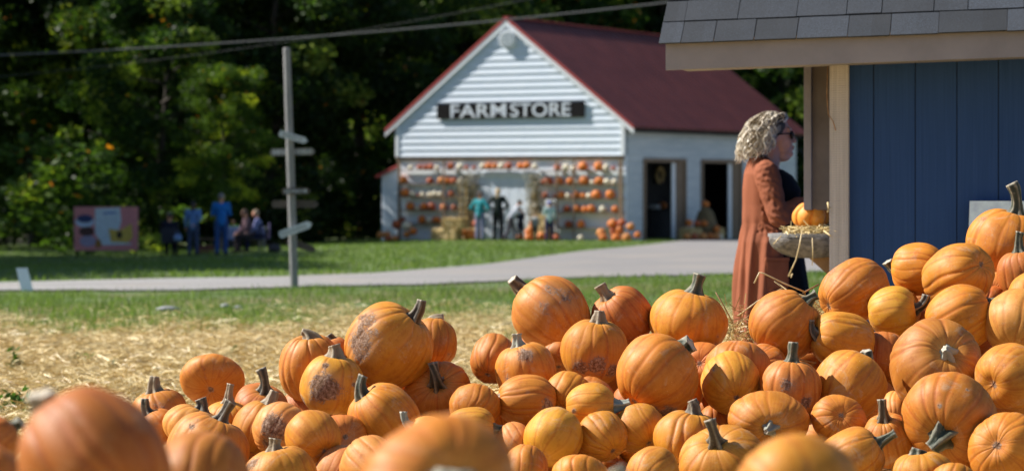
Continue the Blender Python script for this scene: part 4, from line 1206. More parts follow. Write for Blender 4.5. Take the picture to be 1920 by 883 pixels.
# ------------------------------------------------------------------ small pumpkins at the store
def small_mesh(k, white):
    rng = np.random.default_rng(k)
    me = pumpkin_mesh('small', 1, 1, rng.uniform(0.78, 0.92), 12, 0.07, rng, low=True)
    sm = stem_mesh('s', np.array([0, 0, 0.7]), np.array([0, 0, 1.]), np.array([0.15, 0.1, 1.12]), 0.17, rng, 8, 5)
    me.materials.clear(); me.materials.append(M['pumpkin']); me.materials.append(M['stem'])
    bm = bmesh.new(); bm.from_mesh(me); nf = len(bm.faces); bm.from_mesh(sm); bm.faces.ensure_lookup_table()
    for f in bm.faces[nf:]: f.material_index = 1
    out = bpy.data.meshes.new('small_pumpkin'); bm.to_mesh(out); bm.free()
    out.materials.append(M['pumpkin']); out.materials.append(M['stem'])
    for p_ in out.polygons: p_.use_smooth = True
    return out
SM = [small_mesh(k, 0) for k in (11, 12, 13, 14)]
cnt_s = 0
ORD = ['first', 'second', 'third', 'fourth', 'fifth', 'sixth', 'seventh', 'eighth', 'ninth', 'tenth', 'eleventh']
def small(wp, r, colr, label, group):
    global cnt_s
    o = link_mesh('pumpkin', SM[cnt_s % 4]); cnt_s += 1
    o.location = wp; o.scale = (r, r, r * random.uniform(0.92, 1.05)); o.rotation_euler = (random.uniform(-.25, .25), random.uniform(-.25, .25), random.uniform(0, 6))
    c = {'o': (0.70, 0.20, 0.03), 'w': (0.80, 0.76, 0.62), 'd': (0.42, 0.09, 0.03), 'b': (0.62, 0.24, 0.06)}[colr]
    f = random.uniform(0.85, 1.1); o.color = (c[0] * f, c[1] * f, c[2] * f, 1)
    tag(o, label, 'pumpkin', group)
CN = {'o': 'orange', 'w': 'white', 'd': 'dark red', 'b': 'amber'}
def row(ox, shelf_z, items, rowname, group, yy=-0.165):
    for k, (X, rr, cc) in enumerate(items):
        px = ox + X / 4.014
        x, _ = SF.pix(px, 380, yy)
        w0 = SF.world(x, yy + random.uniform(-0.03, 0.03), 0)
        r = rr / 4.014 / (F / w0.y)
        w0.z = So.z + shelf_z + r * 0.78
        size = 'big' if rr >= 35 else 'small' if rr <= 22 else 'middling'
        small(w0, r, cc, f'{size} {CN[cc]} pumpkin, {ORD[k]} from the left on {rowname}', group)
GL = 'pumpkins on the shelves left of the barn door'; GR = 'pumpkins on the shelves right of the barn door'
row(680, zL[0], [(365, 20, 'w'), (430, 22, 'd'), (470, 21, 'd'), (510, 25, 'd'), (560, 19, 'w'), (660, 29, 'd'), (735, 27, 'w'), (785, 17, 'd'), (840, 17, 'd')], 'the top left shelf', GL)
row(680, zL[1], [(305, 36, 'o'), (505, 27, 'd'), (595, 29, 'b'), (640, 31, 'o'), (690, 28, 'd'), (740, 26, 'w')], 'the second left shelf', GL)
row(680, zL[2], [(320, 36, 'o'), (380, 24, 'w'), (420, 14, 'd'), (455, 20, 'w'), (505, 20, 'w'), (545, 25, 'w'), (588, 23, 'w'), (665, 29, 'd')], 'the third left shelf', GL)
row(680, zL[3], [(357, 34, 'o'), (408, 20, 'w'), (462, 33, 'o'), (522, 32, 'd'), (612, 29, 'o'), (690, 27, 'd')], 'the fourth left shelf', GL)
row(680, zL[4], [(290, 28, 'd'), (448, 33, 'o'), (502, 26, 'w'), (557, 32, 'o'), (625, 19, 'w')], 'the lowest left shelf', GL)
row(680, zd, [(903, 26, 'w'), (950, 27, 'o'), (995, 26, 'o'), (1045, 27, 'w'), (1100, 27, 'd'), (1185, 27, 'o'), (1235, 31, 'o'), (1292, 23, 'w')], 'the shelf over the barn door', 'pumpkins over the barn door')
row(950, zR[0], [(380, 28, 'd'), (445, 30, 'w'), (507, 23, 'w'), (570, 38, 'o'), (688, 36, 'o'), (755, 28, 'w'), (807, 19, 'd')], 'the top right shelf', GR)
row(950, zR[1], [(275, 22, 'd'), (313, 33, 'd'), (397, 31, 'o'), (480, 31, 'o'), (530, 21, 'w'), (587, 37, 'o'), (645, 21, 'w'), (700, 36, 'o'), (758, 27, 'w'), (817, 25, 'w')], 'the second right shelf', GR)
row(950, zR[2], [(285, 24, 'd'), (362, 20, 'd'), (410, 31, 'o'), (465, 24, 'w'), (522, 31, 'o'), (577, 27, 'o'), (624, 24, 'w'), (678, 37, 'o'), (782, 38, 'o')], 'the third right shelf', GR)
row(950, zR[3], [(450, 31, 'd'), (530, 33, 'o'), (587, 27, 'o'), (643, 33, 'o'), (728, 31, 'w'), (820, 31, 'o')], 'the fourth right shelf', GR)
row(950, zR[4], [(465, 31, 'd'), (560, 32, 'o')], 'the lowest right shelf', GR)
def heap(ox, oy, items, where, group, y0=-0.9, sc_=4.014):
    for k, (X, Y_, rr, cc) in enumerate(items):
        px, py = ox + X / sc_, oy + Y_ / sc_
        lift = 0
        x, z = SF.pix(px, py, y0)
        w0 = SF.world(x, y0, 0); r = rr / sc_ / (F / w0.y)
        g_ = gz(w0.x, w0.y)
        zc = So.z + z
        if zc < g_ + r * 1.6:      # stands on the grass: move it so that it touches where the photo shows it
            zc = g_ + r * 0.8
        else:
            w0 = SF.world(x, y0 + 0.35, 0)
        w0.z = zc
        small(w0, r, cc, f'{CN[cc]} pumpkin, {ORD[k % 11]} from the left in the {where}', group)
heap(680, 260, [(95, 725, 32, 'b'), (145, 725, 32, 'b'), (190, 735, 28, 'd'), (240, 730, 28, 'b'), (290, 722, 28, 'b'), (340, 700, 32, 'o')], 'bottom row by the lean-to', 'heap of pumpkins by the lean-to')
heap(680, 260, [(218, 648, 38, 'd'), (290, 655, 36, 'w')], 'top row by the lean-to', 'heap of pumpkins by the lean-to')
heap(680, 260, [(590, 735, 34, 'b'), (685, 730, 34, 'o'), (735, 695, 30, 'o'), (800, 712, 44, 'o'), (815, 640, 30, 'd')], 'heap by the straw bales', 'heap of pumpkins left of the barn door', -1.2)
heap(950, 260, [(90, 735, 28, 'b'), (128, 705, 32, 'o'), (165, 745, 28, 'o'), (165, 640, 30, 'o'), (150, 675, 28, 'b'), (258, 722, 36, 'o'), (305, 725, 24, 'b'), (372, 728, 28, 'd')], 'heap right of the barn door', 'heap of pumpkins right of the barn door', -1.2)
heap(950, 260, [(558, 740, 25, 'w')], 'grass below the right shelves', 'white pumpkin below the shelves', -0.6)
heap(950, 260, [(675, 712, 36, 'b'), (725, 728, 32, 'o'), (770, 712, 28, 'd'), (825, 728, 34, 'o'), (905, 722, 36, 'b'), (950, 725, 30, 'o')], 'front row at the store corner', 'heap of pumpkins at the store corner')
heap(950, 260, [(762, 642, 40, 'o'), (832, 632, 32, 'd'), (815, 688, 32, 'o'), (770, 690, 30, 'd'), (900, 665, 34, 'b')], 'upper row at the store corner', 'heap of pumpkins at the store corner')
# ------------------------------------------------------------------ people
def cap(v_, f_, p0, r0, p1, r1, seg=14, sy=1.0):
    """a tapered capsule as one closed shape"""
    p0, p1 = Vector(p0), Vector(p1)
    d = p1 - p0; L = d.length; d = d.normalized() if L > 1e-6 else Vector((0, 0, 1))
    ref = Vector((0, 1, 0)) if abs(d.y) < 0.9 else Vector((1, 0, 0))
    a = d.cross(ref).normalized(); b = d.cross(a)
    rings = []
    for k in range(1, 6):
        t_ = -math.pi / 2 + (math.pi / 2) * k / 5.0 - 0.0001
        rings.append((p0 + d * (r0 * math.sin(t_)), r0 * math.cos(t_)))
    for k in range(0, 5):
        t_ = (math.pi / 2) * k / 5.0
        rings.append((p1 + d * (r1 * math.sin(t_)), r1 * math.cos(t_)))
    n0 = len(v_)
    v_.append(p0 - d * r0)
    for c, r in rings:
        for k in range(seg):
            th = 2 * math.pi * k / seg
            v_.append(c + (a * math.cos(th) + b * math.sin(th)) * r)
    v_.append(p1 + d * r1)
    for k in range(seg): f_.append((n0, n0 + 1 + (k + 1) % seg, n0 + 1 + k))
    for i in range(len(rings) - 1):
        for k in range(seg):
            A_, B_ = n0 + 1 + i * seg + k, n0 + 1 + i * seg + (k + 1) % seg
            f_.append((A_, B_, B_ + seg, A_ + seg))
    last = n0 + 1 + (len(rings) - 1) * seg; e = len(v_) - 1
    for k in range(seg): f_.append((e, last + k, last + (k + 1) % seg))

def loft(v_, f_, rings, seg=56, gap=None, thick=0.0, fold=None):
    """rings: (z, cx, cy, rx, ry, [gap half angle]); closed solid, or a shell left open towards +x"""
    n0 = len(v_)
    if gap is None:
        for (z, cx, cy, rx, ry) in rings:
            for k in range(seg):
                th = 2 * math.pi * k / seg
                f = 1 + (fold(th, z) if fold else 0)
                v_.append(Vector((cx + rx * f * math.cos(th), cy + ry * f * math.sin(th), z)))
        for i in range(len(rings) - 1):
            for k in range(seg):
                a, b = n0 + i * seg + k, n0 + i * seg + (k + 1) % seg
                f_.append((a, b, b + seg, a + seg))
        f_.append(tuple(n0 + k for k in range(seg))[::-1]); f_.append(tuple(n0 + (len(rings) - 1) * seg + k for k in range(seg)))
    else:
        prof = []
        for (z, cx, cy, rx, ry, g_) in rings:
            out = []; inn = []
            for k in range(seg + 1):
                th = R(g_) + (2 * math.pi - 2 * R(g_)) * k / seg
                f = 1 + (fold(th, z) if fold else 0)
                out.append(Vector((cx + rx * f * math.cos(th), cy + ry * f * math.sin(th), z)))
                inn.append(Vector((cx + (rx * f - thick) * math.cos(th), cy + (ry * f - thick) * math.sin(th), z)))
            prof.append(out + inn[::-1])
        m_ = len(prof[0])
        for pr in prof: v_.extend(pr)
        for i in range(len(prof) - 1):
            for k in range(m_):
                a, b = n0 + i * m_ + k, n0 + i * m_ + (k + 1) % m_
                f_.append((a, b, b + m_, a + m_))
        for base, rev in ((n0, True), (n0 + (len(prof) - 1) * m_, False)):
            for k in range(seg):
                q = (base + k, base + k + 1, base + m_ - 2 - k, base + m_ - 1 - k)
                f_.append(q[::-1] if rev else q)

def solid(name, prims, mat, parent, vox, smooth=2, disp=None):
    """fuses the shapes into one continuous skin"""
    v_, f_ = [], []
    for q in prims:
        if q[0] == 'c': cap(v_, f_, *q[1:])
        elif q[0] == 'e':
            mb = MB(); mb.ell(q[1], q[2], 20, 14, q[3] if len(q) > 3 else None)
            n0 = len(v_); v_.extend([Vector(p_) for p_ in mb.v]); f_.extend([tuple(i + n0 for i in ff) for ff in mb.f])
        elif q[0] == 'l': loft(v_, f_, *q[1:])
    me = bpy.data.meshes.new(name); me.from_pydata([tuple(p_) for p_ in v_], [], f_); 
    bm = bmesh.new(); bm.from_mesh(me); bmesh.ops.remove_doubles(bm, verts=bm.verts, dist=1e-5)
    bmesh.ops.recalc_face_normals(bm, faces=bm.faces); bm.to_mesh(me); bm.free()
    o = bpy.data.objects.new(name, me); COL.objects.link(o)
    md = o.modifiers.new('r', 'REMESH'); md.mode = 'VOXEL'; md.voxel_size = vox; md.use_smooth_shade = True
    if smooth:
        sm_ = o.modifiers.new('s', 'SMOOTH'); sm_.factor = 0.5; sm_.iterations = smooth
    bpy.context.view_layer.update()
    dg = bpy.context.evaluated_depsgraph_get()
    out = bpy.data.meshes.new_from_object(o.evaluated_get(dg))
    bpy.data.objects.remove(o)
    out.materials.clear()
    for p_ in out.polygons: p_.use_smooth = True
    if disp:
        for vtx in out.vertices: vtx.co = disp(vtx.co)
    return link_mesh(name, out, parent, [mat])

def cloth(name, c, bump=0.25, rough=0.85):
    m = pm(name, tuple(x * 0.88 for x in c), tuple(x * 1.1 for x in c), 9.0, rough, bump, (1, 1, 0.5), 0.004)
    m.node_tree.nodes['Principled BSDF'].inputs['Specular IOR Level'].default_value = 0.15
    return m

# ---- woman in the rust cardigan
WX, WY = (1445 - 960) / F * 13.33, 13.33
woman = empty('person', (WX, WY, 0), 0)
tag(woman, 'woman with wavy blond hair, sunglasses and long rust cardigan at the shed counter', 'person')
HC = Vector((0.020, 0, 1.533))
def h(x, y, z): return (HC.x + x, y, HC.z + z)
hand_n = [('e', (0.205, -0.075, 1.185), (0.045, 0.018, 0.036)),]
body = [
 ('e', h(-0.005, 0, 0.018), (0.088, 0.072, 0.098)),               # skull
 ('e', h(0.035, 0, -0.03), (0.062, 0.060, 0.075)),                # face
 ('e', h(0.045, 0, -0.075), (0.055, 0.050, 0.045)),               # jaw
 ('e', h(0.086, 0, -0.103), (0.020, 0.022, 0.017)),               # chin
 ('e', h(0.066, 0.026, -0.045), (0.032, 0.026, 0.030)), ('e', h(0.066, -0.026, -0.045), (0.032, 0.026, 0.030)),   # cheeks
 ('e', h(0.072, 0, 0.028), (0.024, 0.048, 0.022)),                # brow
 ('c', h(0.086, 0, 0.005), 0.009, h(0.112, 0, -0.030), 0.0115, 10), ('e', h(0.105, 0.009, -0.036), (0.010, 0.009, 0.008)), ('e', h(0.105, -0.009, -0.036), (0.010, 0.009, 0.008)),
 ('e', h(0.098, 0, -0.062), (0.012, 0.021, 0.007)), ('e', h(0.095, 0, -0.076), (0.012, 0.018, 0.008)),            # lips
 ('e', h(-0.012, -0.072, -0.015), (0.017, 0.008, 0.030)), ('e', h(-0.012, 0.072, -0.015), (0.017, 0.008, 0.030)), # ears
 ('e', h(0.045, 0, -0.118), (0.045, 0.040, 0.028)),               # under the chin
 ('c', h(-0.010, 0, -0.06), 0.057, (-0.020, 0, 1.36), 0.066),     # neck
 ('c', (-0.03, -0.13, 1.335), 0.055, (-0.03, 0.13, 1.335), 0.055),
 ('l', [(1.36, -0.02, 0, .06, .09), (1.32, -0.01, 0, .10, .15), (1.2, .01, 0, .115, .15), (1.05, 0, 0, .10, .13), (.93, 0, 0, .115, .155), (.80, 0, 0, .11, .16)]),
 ('c', (-0.03, -0.170, 1.32), 0.052, (0.012, -0.255, 1.085), 0.040), ('c', (0.012, -0.255, 1.085), 0.038, (0.165, -0.11, 1.165), 0.025),
 ('c', (-0.03, 0.165, 1.32), 0.052, (0.03, 0.20, 1.07), 0.040), ('c', (0.03, 0.20, 1.07), 0.038, (0.20, 0.10, 1.155), 0.025),
 ('c', (0, -0.085, .84), 0.085, (0.02, -0.09, .48), 0.055), ('c', (0.02, -0.09, .48), 0.055, (-0.01, -0.09, .09), 0.036), ('c', (-0.02, -0.09, .05), 0.035, (0.13, -0.10, .035), 0.026),
 ('c', (0, 0.085, .84), 0.085, (0.05, 0.09, .48), 0.055), ('c', (0.05, 0.09, .48), 0.055, (0.03, 0.09, .09), 0.036), ('c', (0.02, 0.09, .05), 0.035, (0.17, 0.10, .035), 0.026),
]
for sy, wx, wy, wz in ((-1, 0.165, -0.11, 1.165), (1, 0.20, 0.10, 1.155)):
    body.append(('c', (wx, wy, wz), 0.024, (wx + 0.03, wy - sy * 0.01, wz + 0.01), 0.026))
    body.append(('e', (wx + 0.055, wy - sy * 0.02, wz + 0.015), (0.045, 0.020, 0.038)))
    for f in range(4):
        z0 = wz + 0.045 - f * 0.020
        L = (0.034, 0.040, 0.037, 0.028)[f]
        a = (wx + 0.09, wy - sy * 0.025, z0); b = (a[0] + L, a[1] - sy * 0.012, z0 - 0.004); c_ = (b[0] + L * 0.55, b[1] - sy * 0.026, z0 - 0.014)
        body.append(('c', a, 0.0095, b, 0.0085, 8)); body.append(('c', b, 0.0085, c_, 0.0070, 8))
    body.append(('c', (wx + 0.03, wy - sy * 0.03, wz + 0.03), 0.012, (wx + 0.065, wy - sy * 0.058, wz + 0.055), 0.0095, 8))
    body.append(('c', (wx + 0.065, wy - sy * 0.058, wz + 0.055), 0.0095, (wx + 0.095, wy - sy * 0.06, wz + 0.05), 0.008, 8))
solid('body', body, M['skin'], woman, 0.0045, 3)
def fold2(th, z):
    k = 1 - sstep(0.9, 1.15, z)
    return float((0.034 * math.sin(7 * th + 2 * z) + 0.024 * math.sin(13 * th - 1.5 * z + 1)) * (0.22 + k))
solid('black_dress', [
 ('l', [(1.345, -.005, 0, .07, .12), (1.31, .012, 0, .108, .165), (1.23, .032, 0, .135, .172), (1.1, .028, 0, .118, .15), (.95, .035, 0, .135, .18), (.7, .065, 0, .145, .18), (.4, .08, 0, .15, .185), (.14, .08, 0, .14, .18)], 56, None, 0, lambda th, z: 0.3 * fold2(th, z)),
], cloth('black dress cloth', (0.006, 0.006, 0.007)), woman, 0.008, 2)
car = [('l', [(.30, -.055, 0, .148, .235, 62), (.45, -.052, 0, .145, .232, 62), (.6, -.045, 0, .145, .226, 61), (.8, -.03, 0, .150, .222, 60), (.95, -.02, 0, .148, .212, 59), (1.05, -.022, 0, .138, .168, 58), (1.15, -.020, 0, .136, .168, 58), (1.24, -.022, 0, .134, .18, 60), (1.32, -.03, 0, .118, .20, 64), (1.375, -.042, 0, .09, .15, 74), (1.41, -.05, 0, .068, .10, 84)], 72, True, 0.022, fold2)]
def sleeve(p0, p1, p2):
    p0, p1, p2 = Vector(p0), Vector(p1), Vector(p2)
    out = []; K = 9
    for k in range(K):
        a = p0.lerp(p1, k / K); b = p0.lerp(p1, (k + 1) / K)
        w_ = 0.071 - 0.018 * k / K + 0.004 * math.sin(k * 2.1)
        out.append(('c', a, w_, b, w_ - 0.002, 18))
    K = 7
    for k in range(K):
        a = p1.lerp(p2, k / K); b = p1.lerp(p2, (k + 1) / K)
        w_ = 0.055 - 0.015 * k / K + (0.0055 if k % 2 else -0.001)
        out.append(('c', a, w_, b, w_, 18))
    return out
car += sleeve((-0.040, -0.172, 1.32), (0.012, -0.262, 1.085), (0.15, -0.15, 1.155))
car += sleeve((-0.045, 0.160, 1.325), (0.03, 0.205, 1.07), (0.17, 0.12, 1.14))
car.append(('c', (-0.04, -0.15, 1.345), 0.055, (-0.04, -0.07, 1.385), 0.03)); car.append(('c', (-0.04, 0.15, 1.345), 0.055, (-0.04, 0.07, 1.385), 0.03))
cm_ = cloth('rust knit', (0.265, 0.088, 0.045), 0.35)
from mathutils import noise as mn
def crumple(c):
    n_ = Vector((c.x + 0.02, c.y, 0)); n_ = n_.normalized() if n_.length > 1e-4 else Vector((1, 0, 0))
    up_ = float(sstep(0.98, 1.1, c.z))
    low = mn.noise(Vector((c.x * 11, c.y * 11, c.z * 1.6 + 3))) * 0.044 * (1 - up_) + abs(mn.noise(Vector((c.x * 16, c.y * 16, c.z * 0.9)))) * 0.022 * (1 - up_)
    arm = 0.0
    if c.y < -0.16 and c.z > 1.0:
        q = abs(c.z - 1.13)
        arm = 0.012 * mn.noise(Vector((c.x * 9, c.y * 6, c.z * 42 + c.x * 22))) + 0.006 * mn.noise(c * 45)
    return c + n_ * low + Vector((0, -1, 0)) * arm
cg = solid('cardigan', car, cm_, woman, 0.0062, 2, crumple)
mb = MB(); mb.box(-0.06, 0.06, -0.012, 0.008, 0.0, 0.15)
mb2 = MB(); Mt = Matrix.Translation((0.02, -0.222, 0.70)) @ Matrix.Rotation(R(12), 4, 'Z'); mb2.box(-0.075, 0.055, -0.010, 0.01, 0.0, 0.16, Mt); pk = mb2.build('pocket', cm_, cg, False, 0.006)
mb3 = MB(); mb3.box(-0.078, 0.058, -0.014, 0.01, 0.145, 0.168, Mt); mb3.build('pocket_hem', cm_, pk, False, 0.004)
# shoes
for sy, dx in ((-0.1, 0), (0.1, 0.04)):
    solid('shoe', [('c', (-0.03 + dx, sy * 0.92, .045), 0.042, (0.14 + dx, sy, .036), 0.034)], M['dark_board'], woman, 0.008, 1)
# sunglasses
mb = MB()
for sy in (-1, 1):
    mb.ell(h(0.092, sy * 0.032, 0.0), (0.010, 0.028, 0.024), 16, 8, Matrix.Rotation(sy * R(-14), 3, 'Z'))
    mb.tube([h(0.086, sy * 0.060, 0.010), h(0.04, sy * 0.074, 0.006), h(-0.01, sy * 0.076, 0.0)], 0.0035, 6)
mb.tube([h(0.101, -0.012, 0.006), h(0.104, 0, 0.009), h(0.101, 0.012, 0.006)], 0.003, 6)
mg, t, p = nt('dark lenses'); p.inputs['Base Color'].default_value = (0.01, 0.01, 0.012, 1); p.inputs['Roughness'].default_value = 0.12
mb.build('sunglasses', mg, woman, True)
mb = MB(); mb.ell(h(-0.008, -0.082, -0.052), (0.005, 0.005, 0.006), 10, 6); mw, t, p = nt('pearl'); p.inputs['Base Color'].default_value = (0.8, 0.78, 0.74, 1); p.inputs['Roughness'].default_value = 0.2; mb.build('earring', mw, woman, True)
ml = flat('lips', (0.34, 0.085, 0.07), 0.45)
mb = MB(); mb.ell(h(0.1015, 0, -0.063), (0.010, 0.0195, 0.0055), 14, 8); mb.ell(h(0.0995, 0, -0.0735), (0.010, 0.0175, 0.0062), 14, 8); mb.build('lips', ml, woman, True)
# hair: under layer coloured dark for the shade between the many wavy locks
mh, t, p = nt('blond hair')
a = N(t, 'ShaderNodeAttribute', attribute_name='hue')
r = ramp(t, [(0.0, (0.05, 0.036, 0.024)), (0.35, (0.26, 0.195, 0.12)), (0.65, (0.54, 0.47, 0.37)), (1.0, (0.84, 0.79, 0.70))], a.outputs['Fac'])
t.links.new(r.outputs[0], p.inputs['Base Color']); p.inputs['Roughness'].default_value = 0.38
mhd = flat('hair roots', (0.09, 0.07, 0.05))
hair = solid('hair', [('e', h(-0.018, 0, 0.034), (0.092, 0.083, 0.090)), ('e', h(-0.062, 0, -0.04), (0.058, 0.084, 0.09)), ('e', h(-0.075, 0, -0.10), (0.052, 0.082, 0.05))], mhd, woman, 0.008, 1)
rh_ = np.random.default_rng(3)
Vh, Fh, Hh = [], [], []
def lock(P, w0, hue):
    n = len(P); seg = 6; base = sum(len(q) for q in Vh)
    vs = []
    for i in range(n):
        tg = P[min(i + 1, n - 1)] - P[max(i - 1, 0)]; tg = tg / np.linalg.norm(tg)
        a = np.cross(tg, [0.2, 0.3, 1.0]); a /= np.linalg.norm(a); b = np.cross(tg, a)
        w_ = w0 * (0.5 + 0.9 * math.sin(math.pi * min(1, i / (n - 1) * 0.85 + 0.12))) * (0.35 if i == n - 1 else 1)
        for k in range(seg):
            th = 2 * math.pi * k / seg
            vs.append(P[i] + a * math.cos(th) * w_ + b * math.sin(th) * w_ * 0.35)
    Vh.append(np.array(vs))
    for i in range(n - 1):
        for k in range(seg): Fh.append((base + i * seg + k, base + i * seg + (k + 1) % seg, base + (i + 1) * seg + (k + 1) % seg, base + (i + 1) * seg + k))
    Hh.append(np.full(n * seg, hue) + np.tile(np.linspace(-0.12, 0.12, n)[:, None], (1, seg)).ravel())
hc = np.array(HC)
cenh = hc + np.array([-0.018, 0, 0.028]); radh = np.array([0.096, 0.086, 0.099])
for k in range(2500):
    th = rh_.uniform(-math.pi, math.pi)          # direction around the head, 0 = face
    el = rh_.uniform(-0.15, 1.45)
    if abs(th) < 1.05 and el < 1.0: continue
    if abs(th) < 1.45 and el < 0.15: continue
    d0 = np.array([math.cos(th) * math.cos(el), math.sin(th) * math.cos(el), math.sin(el)])
    cur = cenh + d0 * radh * rh_.uniform(0.96, 1.08)
    # locks fall over the side and the back and end near the shoulders
    endz = hc[2] - (0.115 if abs(th) > 1.9 else 0.08) - rh_.uniform(-0.035, 0.04)
    L = max(0.07, min(0.30, (cur[2] - endz) * 1.12 + 0.03)) * rh_.uniform(0.55, 1.0)
    n = 16; amp = rh_.uniform(0.008, 0.012); wl = rh_.uniform(0.088, 0.100); big = rh_.random() < 0.35
    ph = 2.6 * math.sin(2.2 * th + 0.6) + 4.5 * el + rh_.uniform(-0.25, 0.25)
    out = np.array([math.cos(th), math.sin(th), 0.0]); tan = np.array([-out[1], out[0], 0])
    if abs(th) < 1.3: out = np.array([-0.25, math.copysign(0.95, th), 0])
    vel = out * 0.75 + np.array([-0.55, 0, 0.12 if el > 0.9 else -0.4]); vel /= np.linalg.norm(vel)
    P = []
    for i in range(n):
        s_l = L * i / n
        w1 = amp * min(1, i / 4) * math.sin(2 * math.pi * s_l / wl + ph); w2 = amp * min(1, i / 4) * math.cos(2 * math.pi * s_l / wl + ph * 1.3)
        P.append(cur + out * abs(w1) * 1.2 + tan * w2)
        g_ = i / n
        vel = vel * 0.80 + np.array([-0.16, 0, -0.95]) * 0.30 + out * (0.05 if g_ < 0.6 else -0.02)
        vel /= np.linalg.norm(vel); cur = cur + vel * L / n
        lim = radh * (1.03 + 0.10 * g_ + 0.12 * rh_.random() * 0.3)
        q = (cur - cenh) / lim; ln = np.linalg.norm(q)
        if ln < 1.0: cur = cenh + q / ln * lim
        lowx = hc[0] + 0.002 - 0.25 * max(0, hc[2] - cur[2])
        if cur[2] < hc[2] + 0.02 and cur[0] > lowx: cur[0] = cur[0] * 0.5 + lowx * 0.5
    lock(np.array(P), rh_.uniform(0.0035, 0.0065) if big else rh_.uniform(0.0007, 0.0020), float(np.clip(rh_.normal(0.60 + 0.26 * math.sin(5 * th + 3 * math.sin(4 * el)), 0.12), 0, 1)))  # hue bands paint highlights and dark depth into the locks
# fringe swept back and a few fly-away tips
for k in range(60):
    y0 = rh_.uniform(-0.07, 0.07)
    P = []; 
    for i in range(10):
        u_ = i / 9
        P.append(hc + np.array([0.062 - 0.02 * abs(y0) / 0.07 + 0.035 * math.sin(u_ * 2.8) - 0.06 * u_, y0 * (1 + 0.35 * u_) + 0.004 * math.sin(i + k), 0.072 + 0.048 * math.sin(u_ * 2.3) - 0.075 * u_ * (k % 3) / 3 + rh_.normal(0, 0.002)]))
    lock(np.array(P), rh_.uniform(0.003, 0.007), float(np.clip(rh_.normal(0.65, 0.25), 0, 1)))
me = np_mesh('locks', np.concatenate(Vh), np.array(Fh), True, {'hue': np.clip(np.concatenate(Hh), 0, 1)})
link_mesh('locks', me, hair, [mh])

